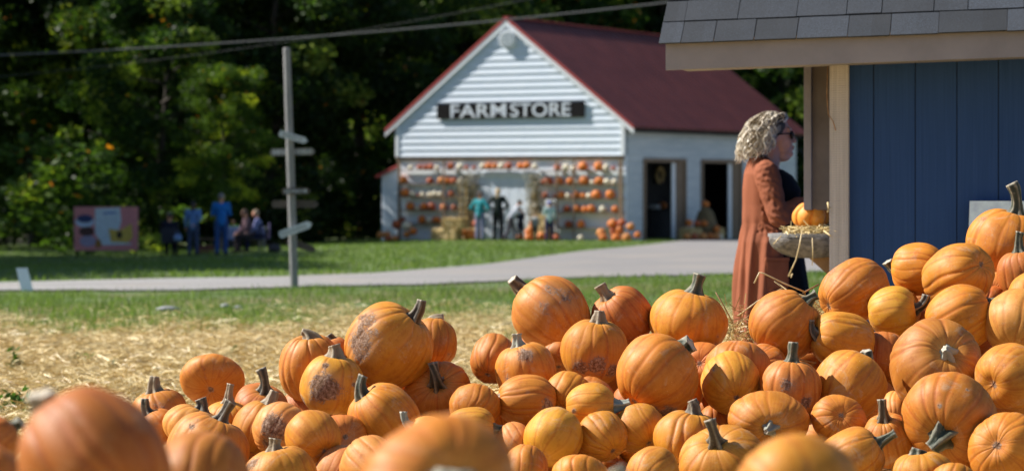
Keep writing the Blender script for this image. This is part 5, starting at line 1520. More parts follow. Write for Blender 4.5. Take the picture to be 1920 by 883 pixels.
# ---- people far off
def figure(wp, rz, ht, label, top, legs, hair_c, arms=('down', 'down'), pose='stand', hat=None, lean=0.0, extra=None, longhair=False):
    e = empty('person', wp, rz)
    tag(e, label, 'person')
    k = ht / 1.7
    def P(x, y, z): return Vector((x + (lean * (z - 0.9) if z > 0.9 and pose != 'sit' else 0), y, z)) * k
    if pose == 'sit':
        hz = 0.46
        def P(x, y, z): return Vector((x + lean * max(0, z - 0.9), y, z - (0.90 - hz) if z > 0.85 else z)) * k
        knee = [(0.40, s * 0.11, 0.47) for s in (-1, 1)]; ank = [(0.40, s * 0.11, 0.08) for s in (-1, 1)]
        knee = [Vector(q) * k for q in knee]; ank = [Vector(q) * k for q in ank]
        hip = [P(0, s * 0.09, 0.92) for s in (-1, 1)]
    elif pose == 'stride':
        hip = [P(0, s * 0.09, 0.90) for s in (-1, 1)]
        knee = [P(0.14, -0.10, 0.49), P(-0.04, 0.10, 0.47)]; ank = [P(0.20, -0.10, 0.08), P(-0.26, 0.10, 0.12)]
    else:
        hip = [P(0, s * 0.09, 0.90) for s in (-1, 1)]
        knee = [P(0.02, s * 0.11, 0.48) for s in (-1, 1)]; ank = [P(-0.01, s * 0.12, 0.08) for s in (-1, 1)]
    sh = [P(0, s * 0.18, 1.40) for s in (-1, 1)]
    el, wr = [], []
    for s, a in zip((-1, 1), arms):
        q = {'down': ((0.0, .235, 1.13), (0.05, .245, .90)), 'hips': ((-0.04, .36, 1.14), (0.06, .17, 1.02)), 'front': ((0.05, .23, 1.14), (0.30, .12, 1.18)),
             'up': ((0.16, .24, 1.32), (0.34, .14, 1.50)), 'knee': ((0.14, .22, 1.15), (0.34, .14, 1.02)), 'behind': ((-0.10, .25, 1.15), (-0.12, .08, 1.0))}[a]
        el.append(P(q[0][0], s * q[0][1], q[0][2])); wr.append(P(q[1][0], s * q[1][1], q[1][2]))
    hd = P(0.02, 0, 1.59)
    pr = [('c', P(0, 0, 0.96), .125 * k, P(0, 0, 1.15), .115 * k), ('c', P(0, -.07, 1.3), .095 * k, P(0, .07, 1.3), .095 * k), ('c', P(-.01, -.12, 1.39), .055 * k, P(-.01, .12, 1.39), .055 * k),
          ('c', P(-.01, 0, 1.42), .05 * k, P(0, 0, 1.52), .048 * k), ('e', hd, (.094 * k, .075 * k, .112 * k)), ('e', hd + Vector((.045, 0, -.05)) * k, (.045 * k, .045 * k, .05 * k)), ('c', hd + Vector((.09, 0, .0)) * k, .009 * k, hd + Vector((.108, 0, -.025)) * k, .011 * k, 8)]
    for i in (0, 1):
        pr += [('e', hd + Vector((-.005, (-1, 1)[i] * .076, -.01)) * k, (.015 * k, .01 * k, .028 * k))]
        pr += [('c', hip[i], .085 * k, knee[i], .058 * k), ('c', knee[i], .056 * k, ank[i], .038 * k), ('c', ank[i] + Vector((-.03, 0, -.02)) * k, .038 * k, ank[i] + Vector((.13, 0, -.035)) * k, .03 * k)]
        pr += [('c', sh[i], .05 * k, el[i], .042 * k), ('c', el[i], .04 * k, wr[i], .028 * k)]
        d = (wr[i] - el[i]).normalized(); pr += [('e', wr[i] + d * .055 * k, (.032 * k, .026 * k, .048 * k))]
        side = Vector((0, (1, -1)[i], 0))
        for f in range(4):
            off = Vector((1, 0, 0)) * (f - 1.5) * .017 * k
            pr.append(('c', wr[i] + d * .085 * k + off, .009 * k, wr[i] + d * .14 * k + off * 1.1 + side * .012 * k, .007 * k, 6))
        pr.append(('c', wr[i] + d * .04 * k + Vector((.02, 0, 0)) * k, .011 * k, wr[i] + d * .08 * k + Vector((.055, 0, 0)) * k, .009 * k, 6))
    solid('body', pr, M['skin'], e, 0.012 * k, 1)
    tp = [('c', P(0, 0, 0.93), .150 * k, P(0, 0, 1.15), .140 * k), ('c', P(0, -.07, 1.3), .115 * k, P(0, .07, 1.3), .115 * k), ('c', P(-.01, -.13, 1.385), .072 * k, P(-.01, .13, 1.385), .072 * k)]
    lg = [('c', P(0, -.03, 0.93), .135 * k, P(0, .03, 0.93), .135 * k)]
    sh_ = []
    for i in (0, 1):
        d = (wr[i] - el[i])
        tp += [('c', sh[i], .069 * k, el[i], .058 * k), ('c', el[i], .056 * k, el[i] + d * 0.92, .042 * k)]
        lg += [('c', hip[i], .105 * k, knee[i], .076 * k), ('c', knee[i], .074 * k, ank[i], .058 * k)]
        sh_ += [('c', ank[i] + Vector((-.03, 0, -.02)) * k, .05 * k, ank[i] + Vector((.14, 0, -.035)) * k, .042 * k)]
    solid('shirt', tp, cloth('cloth ' + label[:12], top), e, 0.013 * k, 2)
    solid('trousers', lg, cloth('legs ' + label[:12], legs), e, 0.013 * k, 2)
    solid('shoes', sh_, M['dark_board'], e, 0.012 * k, 1)
    hr = [('e', hd + Vector((-.018, 0, .03)) * k, (.096 * k, .084 * k, .098 * k))]
    if longhair: hr += [('c', hd + Vector((-.06, 0, -.02)) * k, .075 * k, hd + Vector((-.075, 0, -.16)) * k, .055 * k)]
    solid('hair', hr, flat('hair ' + label[:12], hair_c), e, 0.011 * k, 1)
    if hat:
        solid('cap', [('e', hd + Vector((-.005, 0, .045)) * k, (.106 * k, .095 * k, .092 * k)), ('e', hd + Vector((.10, 0, .035)) * k, (.07 * k, .06 * k, .010 * k))], flat('cap ' + label[:12], hat), e, 0.011 * k, 1)
    return e

def store_pt(px, off):
    x, _ = SF.pix(px, 440, -off)
    w_ = SF.world(x, -off, 0); w_.z = gz(w_.x, w_.y); return w_
figure(store_pt(900, 2.2), R(60), 1.70, 'slim adult in a teal jacket and pale jeans facing the barn door', (0.04, 0.28, 0.33), (0.20, 0.22, 0.36), (0.10, 0.06, 0.045), ('hips', 'hips'))
figure(store_pt(934, 2.0), R(70), 1.82, 'broad adult in dark clothes, hands on hips, long pale hair, facing the barn door', (0.02, 0.028, 0.026), (0.025, 0.023, 0.028), (0.50, 0.36, 0.20), ('hips', 'hips'), longhair=True)
figure(store_pt(957, 2.3), R(10), 1.42, 'person in pale grey top and dark trousers stepping and bending before the barn door', (0.40, 0.43, 0.50), (0.075, 0.065, 0.085), (0.03, 0.02, 0.02), ('front', 'front'), 'stride', lean=0.55)
figure(store_pt(976, 1.9), R(120), 1.15, 'child in dark navy clothes standing against the barn door', (0.025, 0.028, 0.05), (0.02, 0.02, 0.04), (0.02, 0.02, 0.02), ('front', 'front'))
figure(store_pt(1003, 1.7), R(60), 0.98, 'toddler in a grey hooded top beside the pumpkins right of the barn door', (0.30, 0.32, 0.34), (0.06, 0.07, 0.08), (0.45, 0.33, 0.2), ('down', 'down'))
figure(store_pt(1030, 2.0), R(100), 1.36, 'child with a bright blue cap and pale mint shirt by the right shelves', (0.45, 0.60, 0.60), (0.02, 0.03, 0.11), (0.15, 0.1, 0.06), ('down', 'front'), hat=(0.02, 0.05, 0.42))
# the group in the shade left of the signpost
def gp(px, py): return hit(px, py)
figure(gp(415, 480), R(100), 1.75, 'tall grey haired man in royal blue shirt and jeans standing in the shade', (0.02, 0.15, 0.50), (0.03, 0.075, 0.24), (0.22, 0.20, 0.20), ('front', 'front'))
figure(gp(362, 480), R(85), 1.58, 'person seen from behind in a pale blue top and slate trousers', (0.12, 0.24, 0.52), (0.05, 0.07, 0.14), (0.018, 0.013, 0.012), ('behind', 'down'), longhair=True)
# ------------------------------------------------------------------ seats and table of the group in the shade
def box_part(name, mat, parent, *boxes, bevel=0):
    mb = MB()
    for b in boxes: mb.box(*b)
    return mb.build(name, mat, parent, False, bevel)

def folding_chair(wp, rz, col, label, seated=None):
    e = empty('folding_chair', wp, rz); tag(e, label, 'chair', 'folding chairs of the group')
    cm = flat('chair cloth ' + label[:8], col)
    box_part('seat', cm, e, (-0.22, 0.24, -0.24, 0.24, 0.40, 0.425))
    box_part('backrest', cm, e, (-0.27, -0.245, -0.24, 0.24, 0.42, 0.86))
    for sx_ in (-0.24, 0.22):
        for sy in (-0.25, 0.23): box_part('leg', M['dark_board'], e, (sx_, sx_ + 0.022, sy, sy + 0.022, 0, 0.41))
    return e
a = gp(318, 481); folding_chair(a, R(95), (0.02, 0.022, 0.04), 'dark folding chair under the seated person left of the pale blue top')
figure(a, R(95), 1.75, 'seated person in dark navy clothes at the left end of the group', (0.014, 0.016, 0.032), (0.012, 0.013, 0.024), (0.02, 0.02, 0.025), ('knee', 'knee'), 'sit')
b = gp(322, 481) + Vector((0.15, -0.5, 0)); b.z = gz(b.x, b.y)
mb = MB(); mb.tube([(0, 0, 0), (0, 0, 0.02), (0, 0, 0.33), (0, 0, 0.35)], [0.13, 0.15, 0.17, 0.15], 16)
pail = empty('pail', b + Vector((0, 0, 0.44))); tag(pail, 'small pale blue bag on the lap of the seated dark figure', 'bag')
mb = MB(); mb.ell((0, 0, 0.06), (0.13, 0.09, 0.11), 14, 8); mb.build('sack', flat('pale blue bag cloth', (0.20, 0.33, 0.60)), pail, True)
mb = MB(); mb.tube([(-0.06, 0, 0.15), (-0.04, 0, 0.24), (0.04, 0, 0.24), (0.06, 0, 0.15)], 0.012, 6); mb.build('handle', flat('pale strap', (0.3, 0.4, 0.6)), pail, True)
pail.name = 'bag'; pail.location = a + Vector((0.30, -0.42, 0.50))
tb = gp(452, 472)
tbl = empty('picnic_table', tb, R(-8)); tag(tbl, 'long folding table with a pale lilac cloth in the shade', 'table')
box_part('tabletop', M['grey_wood'], tbl, (-0.75, 0.75, -0.35, 0.35, 0.70, 0.74))
for sx_ in (-0.68, 0.62):
    for sy in (-0.30, 0.24): box_part('leg', M['grey_wood'], tbl, (sx_, sx_ + 0.06, sy, sy + 0.06, 0, 0.70))
tc = empty('tablecloth', tb, R(-8)); tag(tc, 'pale lilac cloth hanging over the front of the folding table', 'tablecloth')
box_part('cloth', flat('lilac cloth', (0.28, 0.33, 0.58)), tc, (-0.42, 0.02, -0.38, 0.36, 0.744, 0.752), (-0.42, 0.02, -0.385, -0.372, 0.38, 0.743))
a = gp(470, 474); folding_chair(a, R(200), (0.03, 0.03, 0.035), 'dark folding chair under the person in the mottled mauve top')
figure(a, R(200), 1.7, 'seated person in a mottled mauve brown top leaning towards the table', (0.16, 0.10, 0.12), (0.03, 0.025, 0.03), (0.09, 0.05, 0.03), ('knee', 'knee'), 'sit', lean=0.25)
a = gp(489, 473); folding_chair(a, R(190), (0.05, 0.04, 0.12), 'folding chair under the person in the pale lilac top')
figure(a, R(190), 1.66, 'seated person in pale lilac top and navy trousers at the table end', (0.22, 0.24, 0.46), (0.018, 0.022, 0.06), (0.30, 0.22, 0.14), ('knee', 'knee'), 'sit', lean=0.2)
a = gp(437, 468); folding_chair(a, R(250), (0.02, 0.03, 0.03), 'folding chair under the child in lime green')
figure(a, R(255), 1.45, 'seated child in a lime green shirt beside the man in blue', (0.38, 0.62, 0.05), (0.03, 0.04, 0.05), (0.03, 0.02, 0.015), ('knee', 'knee'), 'sit')
bc = gp(392, 470)
bn = empty('wooden_bench', bc, R(5)); tag(bn, 'low brown wooden bench between the pale blue top and the man in blue', 'bench')
box_part('seat', M['old_wood'], bn, (-0.55, 0.55, -0.16, -0.01, 0.40, 0.44), (-0.55, 0.55, 0.01, 0.16, 0.40, 0.44))
for sx_ in (-0.45, 0.38): box_part('leg', M['old_wood'], bn, (sx_, sx_ + 0.07, -0.14, 0.14, 0, 0.40))
for k, (px, lab) in enumerate(((330, 'left'), (388, 'middle'), (398, 'right'))):
    q = gp(px, 462); mb = MB(); mb.box(-0.045, 0.045, -0.045, 0.045, -0.1, 0.95, Matrix.Rotation(0.03 * (k - 1), 4, 'Y'))
    o = mb.build('wooden_post', M['grey_wood'], None, False, 0.008); o.location = q
    tag(o, f'thin pale wooden stake in the shade, {lab} one of three behind the group', 'post', 'stakes behind the group')
cb = empty('crate', gp(383, 476), R(12)); tag(cb, 'low red brown slatted crate on the grass behind the feet of the group', 'crate')
for z in (0.0, 0.09, 0.18):
    box_part('slat', flat('red brown crate wood', (0.14, 0.045, 0.03)), cb, (-0.28, 0.28, -0.2, -0.185, z, z + 0.07), (-0.28, 0.28, 0.185, 0.2, z, z + 0.07), (-0.28, -0.265, -0.184, 0.184, z, z + 0.07), (0.265, 0.28, -0.184, 0.184, z, z + 0.07))
bg = empty('bag', gp(515, 474) ); tag(bg, 'dark bag on the grass left of the signpost foot', 'bag')
mb = MB(); mb.ell((0, 0, 0.12), (0.2, 0.13, 0.13), 14, 8); mb.build('sack', flat('dark bag cloth', (0.04, 0.035, 0.04)), bg, True)
mb = MB(); mb.tube([(-0.1, 0, 0.2), (-0.06, 0, 0.32), (0.06, 0, 0.32), (0.1, 0, 0.2)], 0.014, 6); mb.build('handle', M['dark_board'], bg, True)

# ------------------------------------------------------------------ pink poster on a frame
c0 = hit(141, 484); c1 = hit(257, 482)
PY = (c0.y + c1.y) / 2
q0 = pix(139, 484, PY); q1 = pix(258, 480, PY)
pw = q1.x - q0.x; ph_ = (484 - 402) / F * PY
bb = empty('poster_board', (q0.x, PY, gz(q0.x, PY)), R(3)); tag(bb, 'pink food poster with bowls and yellow slices standing before the wood', 'poster')
zb = 0.22
box_part('panel', flat('pink print', (0.62, 0.24, 0.26)), bb, (0, pw, -0.02, 0.02, zb, zb + ph_))
for x_ in (0.05, pw - 0.1): box_part('leg', M['dark_board'], bb, (x_, x_ + 0.05, 0.025, 0.07, -0.1, zb + ph_ * 0.9))
def blot(name, col, pts, y=-0.0235):
    mb = MB(); mb.prism([(pw * a, y, zb + ph_ * b) for a, b in pts], (0, -0.003, 0)); return mb.build(name, flat('print ' + name + str(round(col[0], 2)), col), bb)
def oval(cx, cy, rx, ry, n=24, a0=0, a1=360): return [(cx + rx * math.cos(R(a0 + (a1 - a0) * k / (n - 1))), cy + ry * math.sin(R(a0 + (a1 - a0) * k / (n - 1)))) for k in range(n)]
blot('pale_field', (0.55, 0.66, 0.78), [(.33, .96), (.72, .98), (.74, .66), (.66, .3), (.92, .14), (.45, .12), (.33, .4)])
blot('dish', (0.5, 0.6, 0.8), oval(.17, .66, .15, .13))
blot('berries', (0.03, 0.05, 0.16), oval(.17, .73, .125, .09), -0.027)
blot('dark_cup', (0.08, 0.035, 0.035), oval(.2, .44, .12, .11))
blot('cream_swirl', (0.34, 0.30, 0.46), oval(.22, .22, .13, .13))
blot('yellow_slice', (0.62, 0.44, 0.09), [(.54, .50), (.72, .46), (.9, .62), (.92, .3), (.84, .18), (.58, .2)], -0.027)
blot('dark_core', (0.03, 0.02, 0.015), oval(.71, .36, .045, .085), -0.0305)
blot('amber_slice', (0.32, 0.16, 0.04), oval(.38, .16, .05, .1), -0.027)
blot('text_block', (0.16, 0.26, 0.55), [(.46, .88), (.66, .89), (.66, .84), (.46, .83)], -0.027)

# small white board leaning at the drive, far left
q = hit(42, 547)
wb = empty('leaning_board', q, R(4)); tag(wb, 'small blank white board leaning beside the drive at the far left', 'board')
s = F / q.y
mb = MB(); mb.prism([(-2 / s, 0, 2 / s), (20 / s, 0, 2 / s), (8 / s, 0.08, 44 / s), (-13 / s, 0.08, 44 / s)], (0, 0.012, 0)); mb.build('panel', M['white_paint'], wb)
mb = MB(); mb.tube([(0.02, 0.1, 0.26), (0.1, 0.25, 0.0)], 0.008, 6); mb.tube([(0.05, 0.03, 0.1), (0.05, 0.05, -0.05)], 0.008, 6); mb.build('stake', M['grey_wood'], wb)

# ------------------------------------------------------------------ signpost
q = hit(552, 541); s = F / q.y
sp = empty('signpost', q); tag(sp, 'tall leaning weathered pole with six pointing boards beside the drive', 'signpost')
mb = MB(); mb.tube([(0.0, 0, -0.3), (0, 0, 0), (-7 / s, 0, 225 / s), (-14.5 / s, 0, 448 / s), (-14.7 / s, 0, 451 / s)], [0.060, 0.058, 0.056, 0.05, 0.045], 14); mb.build('pole', M['grey_wood'], sp, True)
def pole_board(x0, y0, x1, y1, hgt, mat, dy, label=None, yaw=0.0, lett=None):
    a = Vector(((x0 - 552) / s, 0, (541 - y0) / s)); b = Vector(((x1 - 552) / s, 0, (541 - y1) / s))
    L = (b - a).length; hh = hgt / s
    tilt = math.atan2(b.z - a.z, b.x - a.x)
    Mx = Matrix.Translation(a + Vector((0, dy, 0))) @ Matrix.Rotation(-tilt, 4, 'Y')
    mb = MB(); poly = [Mx @ Vector(p_) for p_ in ((0.02, 0, -hh / 2), (L - 0.05, 0, -hh / 2), (L, 0, 0), (L - 0.05, 0, hh / 2), (0.02, 0, hh / 2), (0, 0, 0))]
    mb.prism(poly, (0, 0.025, 0)); o = mb.build('arrow_board', mat, sp, False)
    if label: o['label'] = label
    if lett:      # worn strokes where lettering used to be, too blurred to read
        mb = MB(); rg = random.Random(lett)
        x = 0.05
        while x < L - 0.08:
            w_ = rg.uniform(0.015, 0.035)
            mb.prism([Mx @ Vector(p_) for p_ in ((x, -0.002, -hh * 0.28), (x + w_ * 0.5, -0.002, -hh * 0.28), (x + w_ * 0.5, -0.002, hh * 0.3), (x, -0.002, hh * 0.25))], (0, -0.004, 0))
            x += w_ + 0.018
        mb.build('worn_strokes', M['letter'] if mat is not M['pale_board'] else M['grey_wood'], o)
M['pale_board'] = pm('pale grey board', (0.38, 0.43, 0.48), (0.56, 0.60, 0.65), 6.0, 0.7, 0.3)
M['brown_board'] = pm('dull brown board', (0.05, 0.04, 0.035), (0.10, 0.08, 0.07), 6.0, 0.8, 0.3)
pole_board(524, 250, 578, 266, 12, M['pale_board'], -0.10, 'pale board tilted down to the right', lett=1)
pole_board(506, 286, 590, 284, 13, M['grey_wood'], 0.07, 'grey board behind the pole', lett=2)
pole_board(529, 359, 584, 358, 12, M['brown_board'], -0.10, 'short board with pale worn lettering', lett=3)
pole_board(508, 383, 597, 383, 14, M['brown_board'], 0.07, 'long dark board behind the pole')
pole_board(524, 441, 586, 419, 14, M['pale_board'], -0.10, 'pale board tilted up to the right', lett=4)
pole_board(536, 452, 592, 470, 12, M['brown_board'], 0.07, 'dull brown board tilted down to the right')

# overhead wires
def wire(pts, Y, rad, label):
    P_ = [pix(a, b, Y) for a, b in pts]
    mb = MB(); mb.tube(P_, rad, 6)
    o = mb.build('overhead_wire', M['wire'], None, True); tag(o, label, 'wire', 'overhead wires')
M['wire'] = flat('grey wire', (0.16, 0.16, 0.16))
def sag(x0, y0, x1, y1, d, n=24): return [(x0 + (x1 - x0) * k / n, y0 + (y1 - y0) * k / n + d * 4 * (k / n) * (1 - k / n)) for k in range(n + 1)]
wire([(x, 104 + (0 if x < 0 else -0.0000308 * x * x - 0.0405 * x)) if x >= 0 else (x, 104 - 0.03 * x * 0.4) for x in np.linspace(-600, 2700, 34)], 60, 0.022, 'thick overhead wire crossing the picture above the store roof')
wire([(x, 144 - 0.000057 * max(x, 0) ** 2 - 0.09 * x) for x in np.linspace(-600, 2700, 34)], 66, 0.006, 'thin faint overhead wire below the thick one at the left')

# ------------------------------------------------------------------ beside the store: straw, corn stalks, side heap
def bale(wp, size, rz, label, tilt=0.0):
    e = link_bale(size); e.location = wp; e.rotation_euler = (0, tilt, rz); tag(e, label, 'straw bale', 'straw bales at the store'); return e
def link_bale(size):
    a, b, c = size
    bm = bmesh.new(); bmesh.ops.create_cube(bm, size=1)
    bmesh.ops.subdivide_edges(bm, edges=bm.edges, cuts=9, use_grid_fill=True)
    for v in bm.verts:
        p_ = v.co
        v.co = Vector((p_.x * a, p_.y * b, (p_.z + 0.5) * c)) + Vector([random.uniform(-0.02, 0.02) for _ in range(3)])
    me = bpy.data.meshes.new('straw_bale'); bm.to_mesh(me); bm.free()
    o = link_mesh('straw_bale', me, None, [M['straw_thing']])
    n = 900
    P = RNG.uniform(-0.5, 0.5, (n, 3)); ax = RNG.integers(0, 3, n); sg_ = np.where(RNG.random(n) < 0.5, -0.5, 0.5)
    P[np.arange(n), ax] = sg_; P = P * np.array([a, b, c]) + np.array([0, 0, c / 2])
    d = RNG.normal(0, 1, (n, 3)); d /= np.linalg.norm(d, axis=1)[:, None]; d *= 0.09
    w_ = np.cross(d, RNG.normal(0, 1, (n, 3))); w_ /= np.linalg.norm(w_, axis=1)[:, None]; w_ *= 0.006
    V = np.stack([P - w_, P + w_, P + d + w_, P + d - w_], 1).reshape(-1, 3); i = np.arange(n) * 4
    link_mesh('loose_straw', np_mesh('loose_straw', V, np.stack([i, i + 1, i + 2, i + 3], 1), False, {'hue': np.repeat(RNG.random(n), 4)}), o, [M['straw']])
    return o
w0 = store_pt(838, 1.5); bale(w0, (1.0, 0.5, 0.42), SA, 'straw bale lying lowest, left of the barn door')
w0 = store_pt(853, 1.5); w0.z += 0.42; bale(w0, (0.8, 0.45, 0.36), SA + 0.1, 'straw bale stacked on the lowest one left of the barn door')
w0 = store_pt(1019, 0.9); bale(w0, (0.6, 0.5, 0.85), SA, 'upright straw bale behind the child with the blue cap')
w0 = store_pt(884, 0.75); bale(w0, (0.5, 0.4, 0.4), SA, 'small straw bale under the left corn stalks')
w0 = store_pt(1005, 0.7); bale(w0, (0.45, 0.4, 0.5), SA, 'small straw bale under the right corn stalks')
def stalks(wp, hgt, n, spread, pale, label):
    e = empty('corn_stalks', wp, SA); tag(e, label, 'corn stalks', 'bundled corn stalks beside the barn door')
    mb = MB()
    for k in range(n):
        a = random.uniform(0, 6.28); r = random.uniform(0, spread * 0.4)
        t0 = Vector((math.cos(a) * r, math.sin(a) * r, 0)); t1 = t0 * 1.3 + Vector((random.gauss(0, .08), random.gauss(0, .05), hgt * random.uniform(.75, 1)))
        mb.tube([t0, t0.lerp(t1, .5) + Vector((0, 0, .02)), t1], [0.016, 0.013, 0.006], 5)
    mb.build('stalk_bundle', M['straw_thing'], e)
    m_ = n * 26
    P = np.stack([RNG.normal(0, spread * 0.36, m_), RNG.normal(0, spread * 0.3, m_), RNG.uniform(0.15, hgt, m_)], 1)
    d = np.stack([RNG.normal(0, 0.6, m_), RNG.normal(0, 0.6, m_), RNG.uniform(-1, 0.5, m_)], 1); d /= np.linalg.norm(d, axis=1)[:, None]; d *= RNG.uniform(0.12, 0.3, m_)[:, None]
    w_ = np.cross(d, RNG.normal(0, 1, (m_, 3))); w_ /= np.linalg.norm(w_, axis=1)[:, None]; w_ *= 0.022
    V = np.stack([P - w_, P + w_, P + d], 1).reshape(-1, 3); i = np.arange(m_) * 3
    link_mesh('dry_leaves', np_mesh('dry_leaves', V, np.stack([i, i + 1, i + 2], 1), False, {'hue': np.repeat(np.clip(RNG.normal(pale, 0.3, m_), 0, 1), 3)}), e, [M['stalkleaf']])
m, t, p = nt('dry corn leaves'); a = N(t, 'ShaderNodeAttribute', attribute_name='hue')
r = ramp(t, [(0.0, (0.05, 0.05, 0.035)), (0.5, (0.17, 0.17, 0.11)), (1.0, (0.50, 0.47, 0.35))], a.outputs['Fac']); t.links.new(r.outputs[0], p.inputs['Base Color']); M['stalkleaf'] = m
w0 = store_pt(876, 0.6); stalks(w0 + Vector((0, 0, 0.35)), 2.0, 26, 0.62, 0.35, 'grey green corn stalk bundle left of the barn door')
w0 = store_pt(1003, 0.6); stalks(w0 + Vector((0, 0, 0.45)), 1.9, 24, 0.5, 0.6, 'pale corn stalk bundle right of the barn door')

# heap by the second side door
sh0 = SF2.pix(1316, 440, -0.8)[0]
def side_pt(px, off):
    x, _ = SF2.pix(px, 440, -off); w_ = SF2.world(x, -off, 0); w_.z = gz(w_.x, w_.y); return w_
w0 = side_pt(1323, 0.9)
cone = empty('straw_stack', w0); tag(cone, 'cone shaped bundle of brown straw beside the second side door', 'straw stack')
mb = MB(); mb.tube([(0, 0, 0), (0, 0, 0.5), (0, 0, 1.0), (0, 0, 1.22)], [0.48, 0.44, 0.28, 0.08], 18); mb.build('bundle', pm('brown straw', (0.10, 0.07, 0.03), (0.20, 0.145, 0.07), 12, 0.9, 0.7), cone, True)
mb = MB(); mb.tube([(math.cos(a_) * 0.40, math.sin(a_) * 0.40, 0.62) for a_ in np.linspace(0, 6.28, 20)], 0.015, 5); mb.build('twine', M['old_wood'], cone, True)
for k, (px, dz, r, cc, nm) in enumerate([(1322, 1.30, 0.13, 'o', 'on top of the straw cone'), (1292, 0.62, 0.14, 'o', 'upper left on the bales by the side door'), (1307, 0.60, 0.13, 'd', 'upper middle on the bales by the side door'), (1320, 0.60, 0.14, 'o', 'upper right on the bales by the side door'),
                                        (1288, 0.14, 0.15, 'b', 'lowest left in the heap by the side door'), (1302, 0.14, 0.14, 'd', 'low second from left in the heap by the side door'), (1318, 0.14, 0.15, 'b', 'low third from left in the heap by the side door'), (1332, 0.14, 0.14, 'o', 'low fourth from left in the heap by the side door'), (1343, 0.14, 0.14, 'b', 'lowest right in the heap by the side door'), (1344, 0.4, 0.13, 'o', 'upper far right in the heap by the side door')]):
    w0 = side_pt(px, 1.45 if dz < 0.5 else 1.0); w0.z += dz
    if dz > 1: w0 = side_pt(1323, 0.9) + Vector((0, 0, dz))
    small(w0, r, cc, f'shaded {CN[cc]} pumpkin {nm}', 'heap of pumpkins by the second side door')
w0 = side_pt(1350, 1.5); w0.z += 0.11; small(w0, 0.11, 'w', 'small white pumpkin on the ground by the second side door', 'white pumpkin by the side door')
for k, px in enumerate((1295, 1338)):
    w0 = side_pt(px, 1.0); o = bale(w0, (0.9, 0.45, 0.42), SA + R(90), ['left', 'right'][k] + ' dark straw bale under the heap by the second side door')
# in the first doorway: counter, pale box, pumpkin, wreath
x_, z_ = SF2.pix(1224, 392, 1.6)
e = empty('store_counter', SF2.world(x_, 1.6, 0), SA + R(90)); tag(e, 'dark counter inside the first side door of the store', 'counter')
box_part('top', M['dark_board'], e, (-0.8, 0.9, -0.3, 0.3, z_ - 0.05, z_)); box_part('front_panel', M['dark_in'], e, (-0.75, 0.85, -0.25, 0.25, -0.05, z_ - 0.05))
e = empty('paper_box', SF2.world(x_, 1.5, z_), SA + R(90)); tag(e, 'pale box on the dark counter inside the first side door', 'box')
box_part('carton', M['side_siding'], e, (-0.22, 0.2, -0.12, 0.12, 0.0, 0.13), bevel=0.01); box_part('lid', M['white_paint'], e, (-0.23, 0.21, -0.13, 0.13, 0.131, 0.155))
w0 = SF2.world(SF2.pix(1243, 378, 1.5)[0], 1.5, z_ + 0.13); small(w0, 0.15, 'o', 'orange pumpkin on the dark counter inside the first side door', 'pumpkin inside the store')
x_, z_ = SF2.pix(1237, 328, 2.3)
e = empty('wreath', SF2.world(x_, 2.3, z_), SA + R(90)); tag(e, 'brown wreath hanging inside the first side door', 'wreath')
mb = MB(); ring = [(0.26 * math.cos(a_), 0, 0.26 * math.sin(a_)) for a_ in np.linspace(0, 2 * math.pi, 25)]; mb.tube(ring, 0.08, 8); mb.build('twig_ring', M['straw_thing'], e, True)
mb = MB(); mb.ell((0.0, -0.09, -0.26), (0.10, 0.03, 0.07), 10, 6); mb.build('bow', M['old_wood'], e, True)

# ------------------------------------------------------------------ blue shed at the right
HA = R(-14)
HF = Frame(Vector((pix(1555, 400, 11.6).x, 11.6, 0)), HA)
shed = empty('shed', HF.o, HA)
tag(shed, 'blue board shed with taupe trim and dark shingle roof behind the pumpkin pile', 'shed')
XR = 4.2
e0, ze0 = HF.pix(1248, 132, -0.42); e1_, ze1 = HF.pix(1920, 107, -0.42)
_, zt0 = HF.pix(1248, 82, -0.42); _, zt1 = HF.pix(1920, 57, -0.42)
gr = (ze1 - ze0) / (e1_ - e0); gt = (zt1 - zt0) / (e1_ - e0)
def zbot(x): return ze0 + gr * (x - e0)
def ztop(x): return zt0 + gt * (x - e0)
mb = MB(); mb.prism([(e0, -0.42, zbot(e0)), (XR, -0.42, zbot(XR)), (XR, -0.42, ztop(XR)), (e0, -0.42, ztop(e0))], (0, 0.035, 0)); mb.build('fascia', M['taupe'], shed)
# wall boards with grooves
gx0 = HF.pix(1590, 300, 0.02)[0]; gpos = [HF.pix(q_, 300, 0.02)[0] for q_ in (1638, 1716, 1794, 1872)]
pit = (gpos[3] - gpos[0]) / 3
edges_ = [gx0] + gpos; 
while edges_[-1] < XR: edges_.append(edges_[-1] + pit)
mb = MB()
for a, b in zip(edges_[:-1], edges_[1:]):
    mb.prism([(a + 0.0025, 0.02, -0.2), (b - 0.0025, 0.02, -0.2), (b - 0.0025, 0.02, zbot(b) + 0.02), (a + 0.0025, 0.02, zbot(a) + 0.02)], (0, 0.03, 0))
mb.build('board_wall', M['blue'], shed)
mb = MB(); mb.prism([(gx0 - 0.03, 0.031, -0.2), (XR, 0.031, -0.2), (XR, 0.031, zbot(XR)), (gx0 - 0.03, 0.031, zbot(gx0))], (0, 0.06, 0)); mb.build('wall_backing', flat('groove blue', (0.014, 0.036, 0.09)), shed)
x0 = HF.pix(1555, 300, -0.02)[0]; x1 = HF.pix(1591, 300, -0.02)[0]
mb = MB(); mb.box(x0, x1, -0.02, 0.07, -0.2, zbot(x0) + 0.02); mb.build('corner_post', M['rough_post'], shed, False, 0.003)
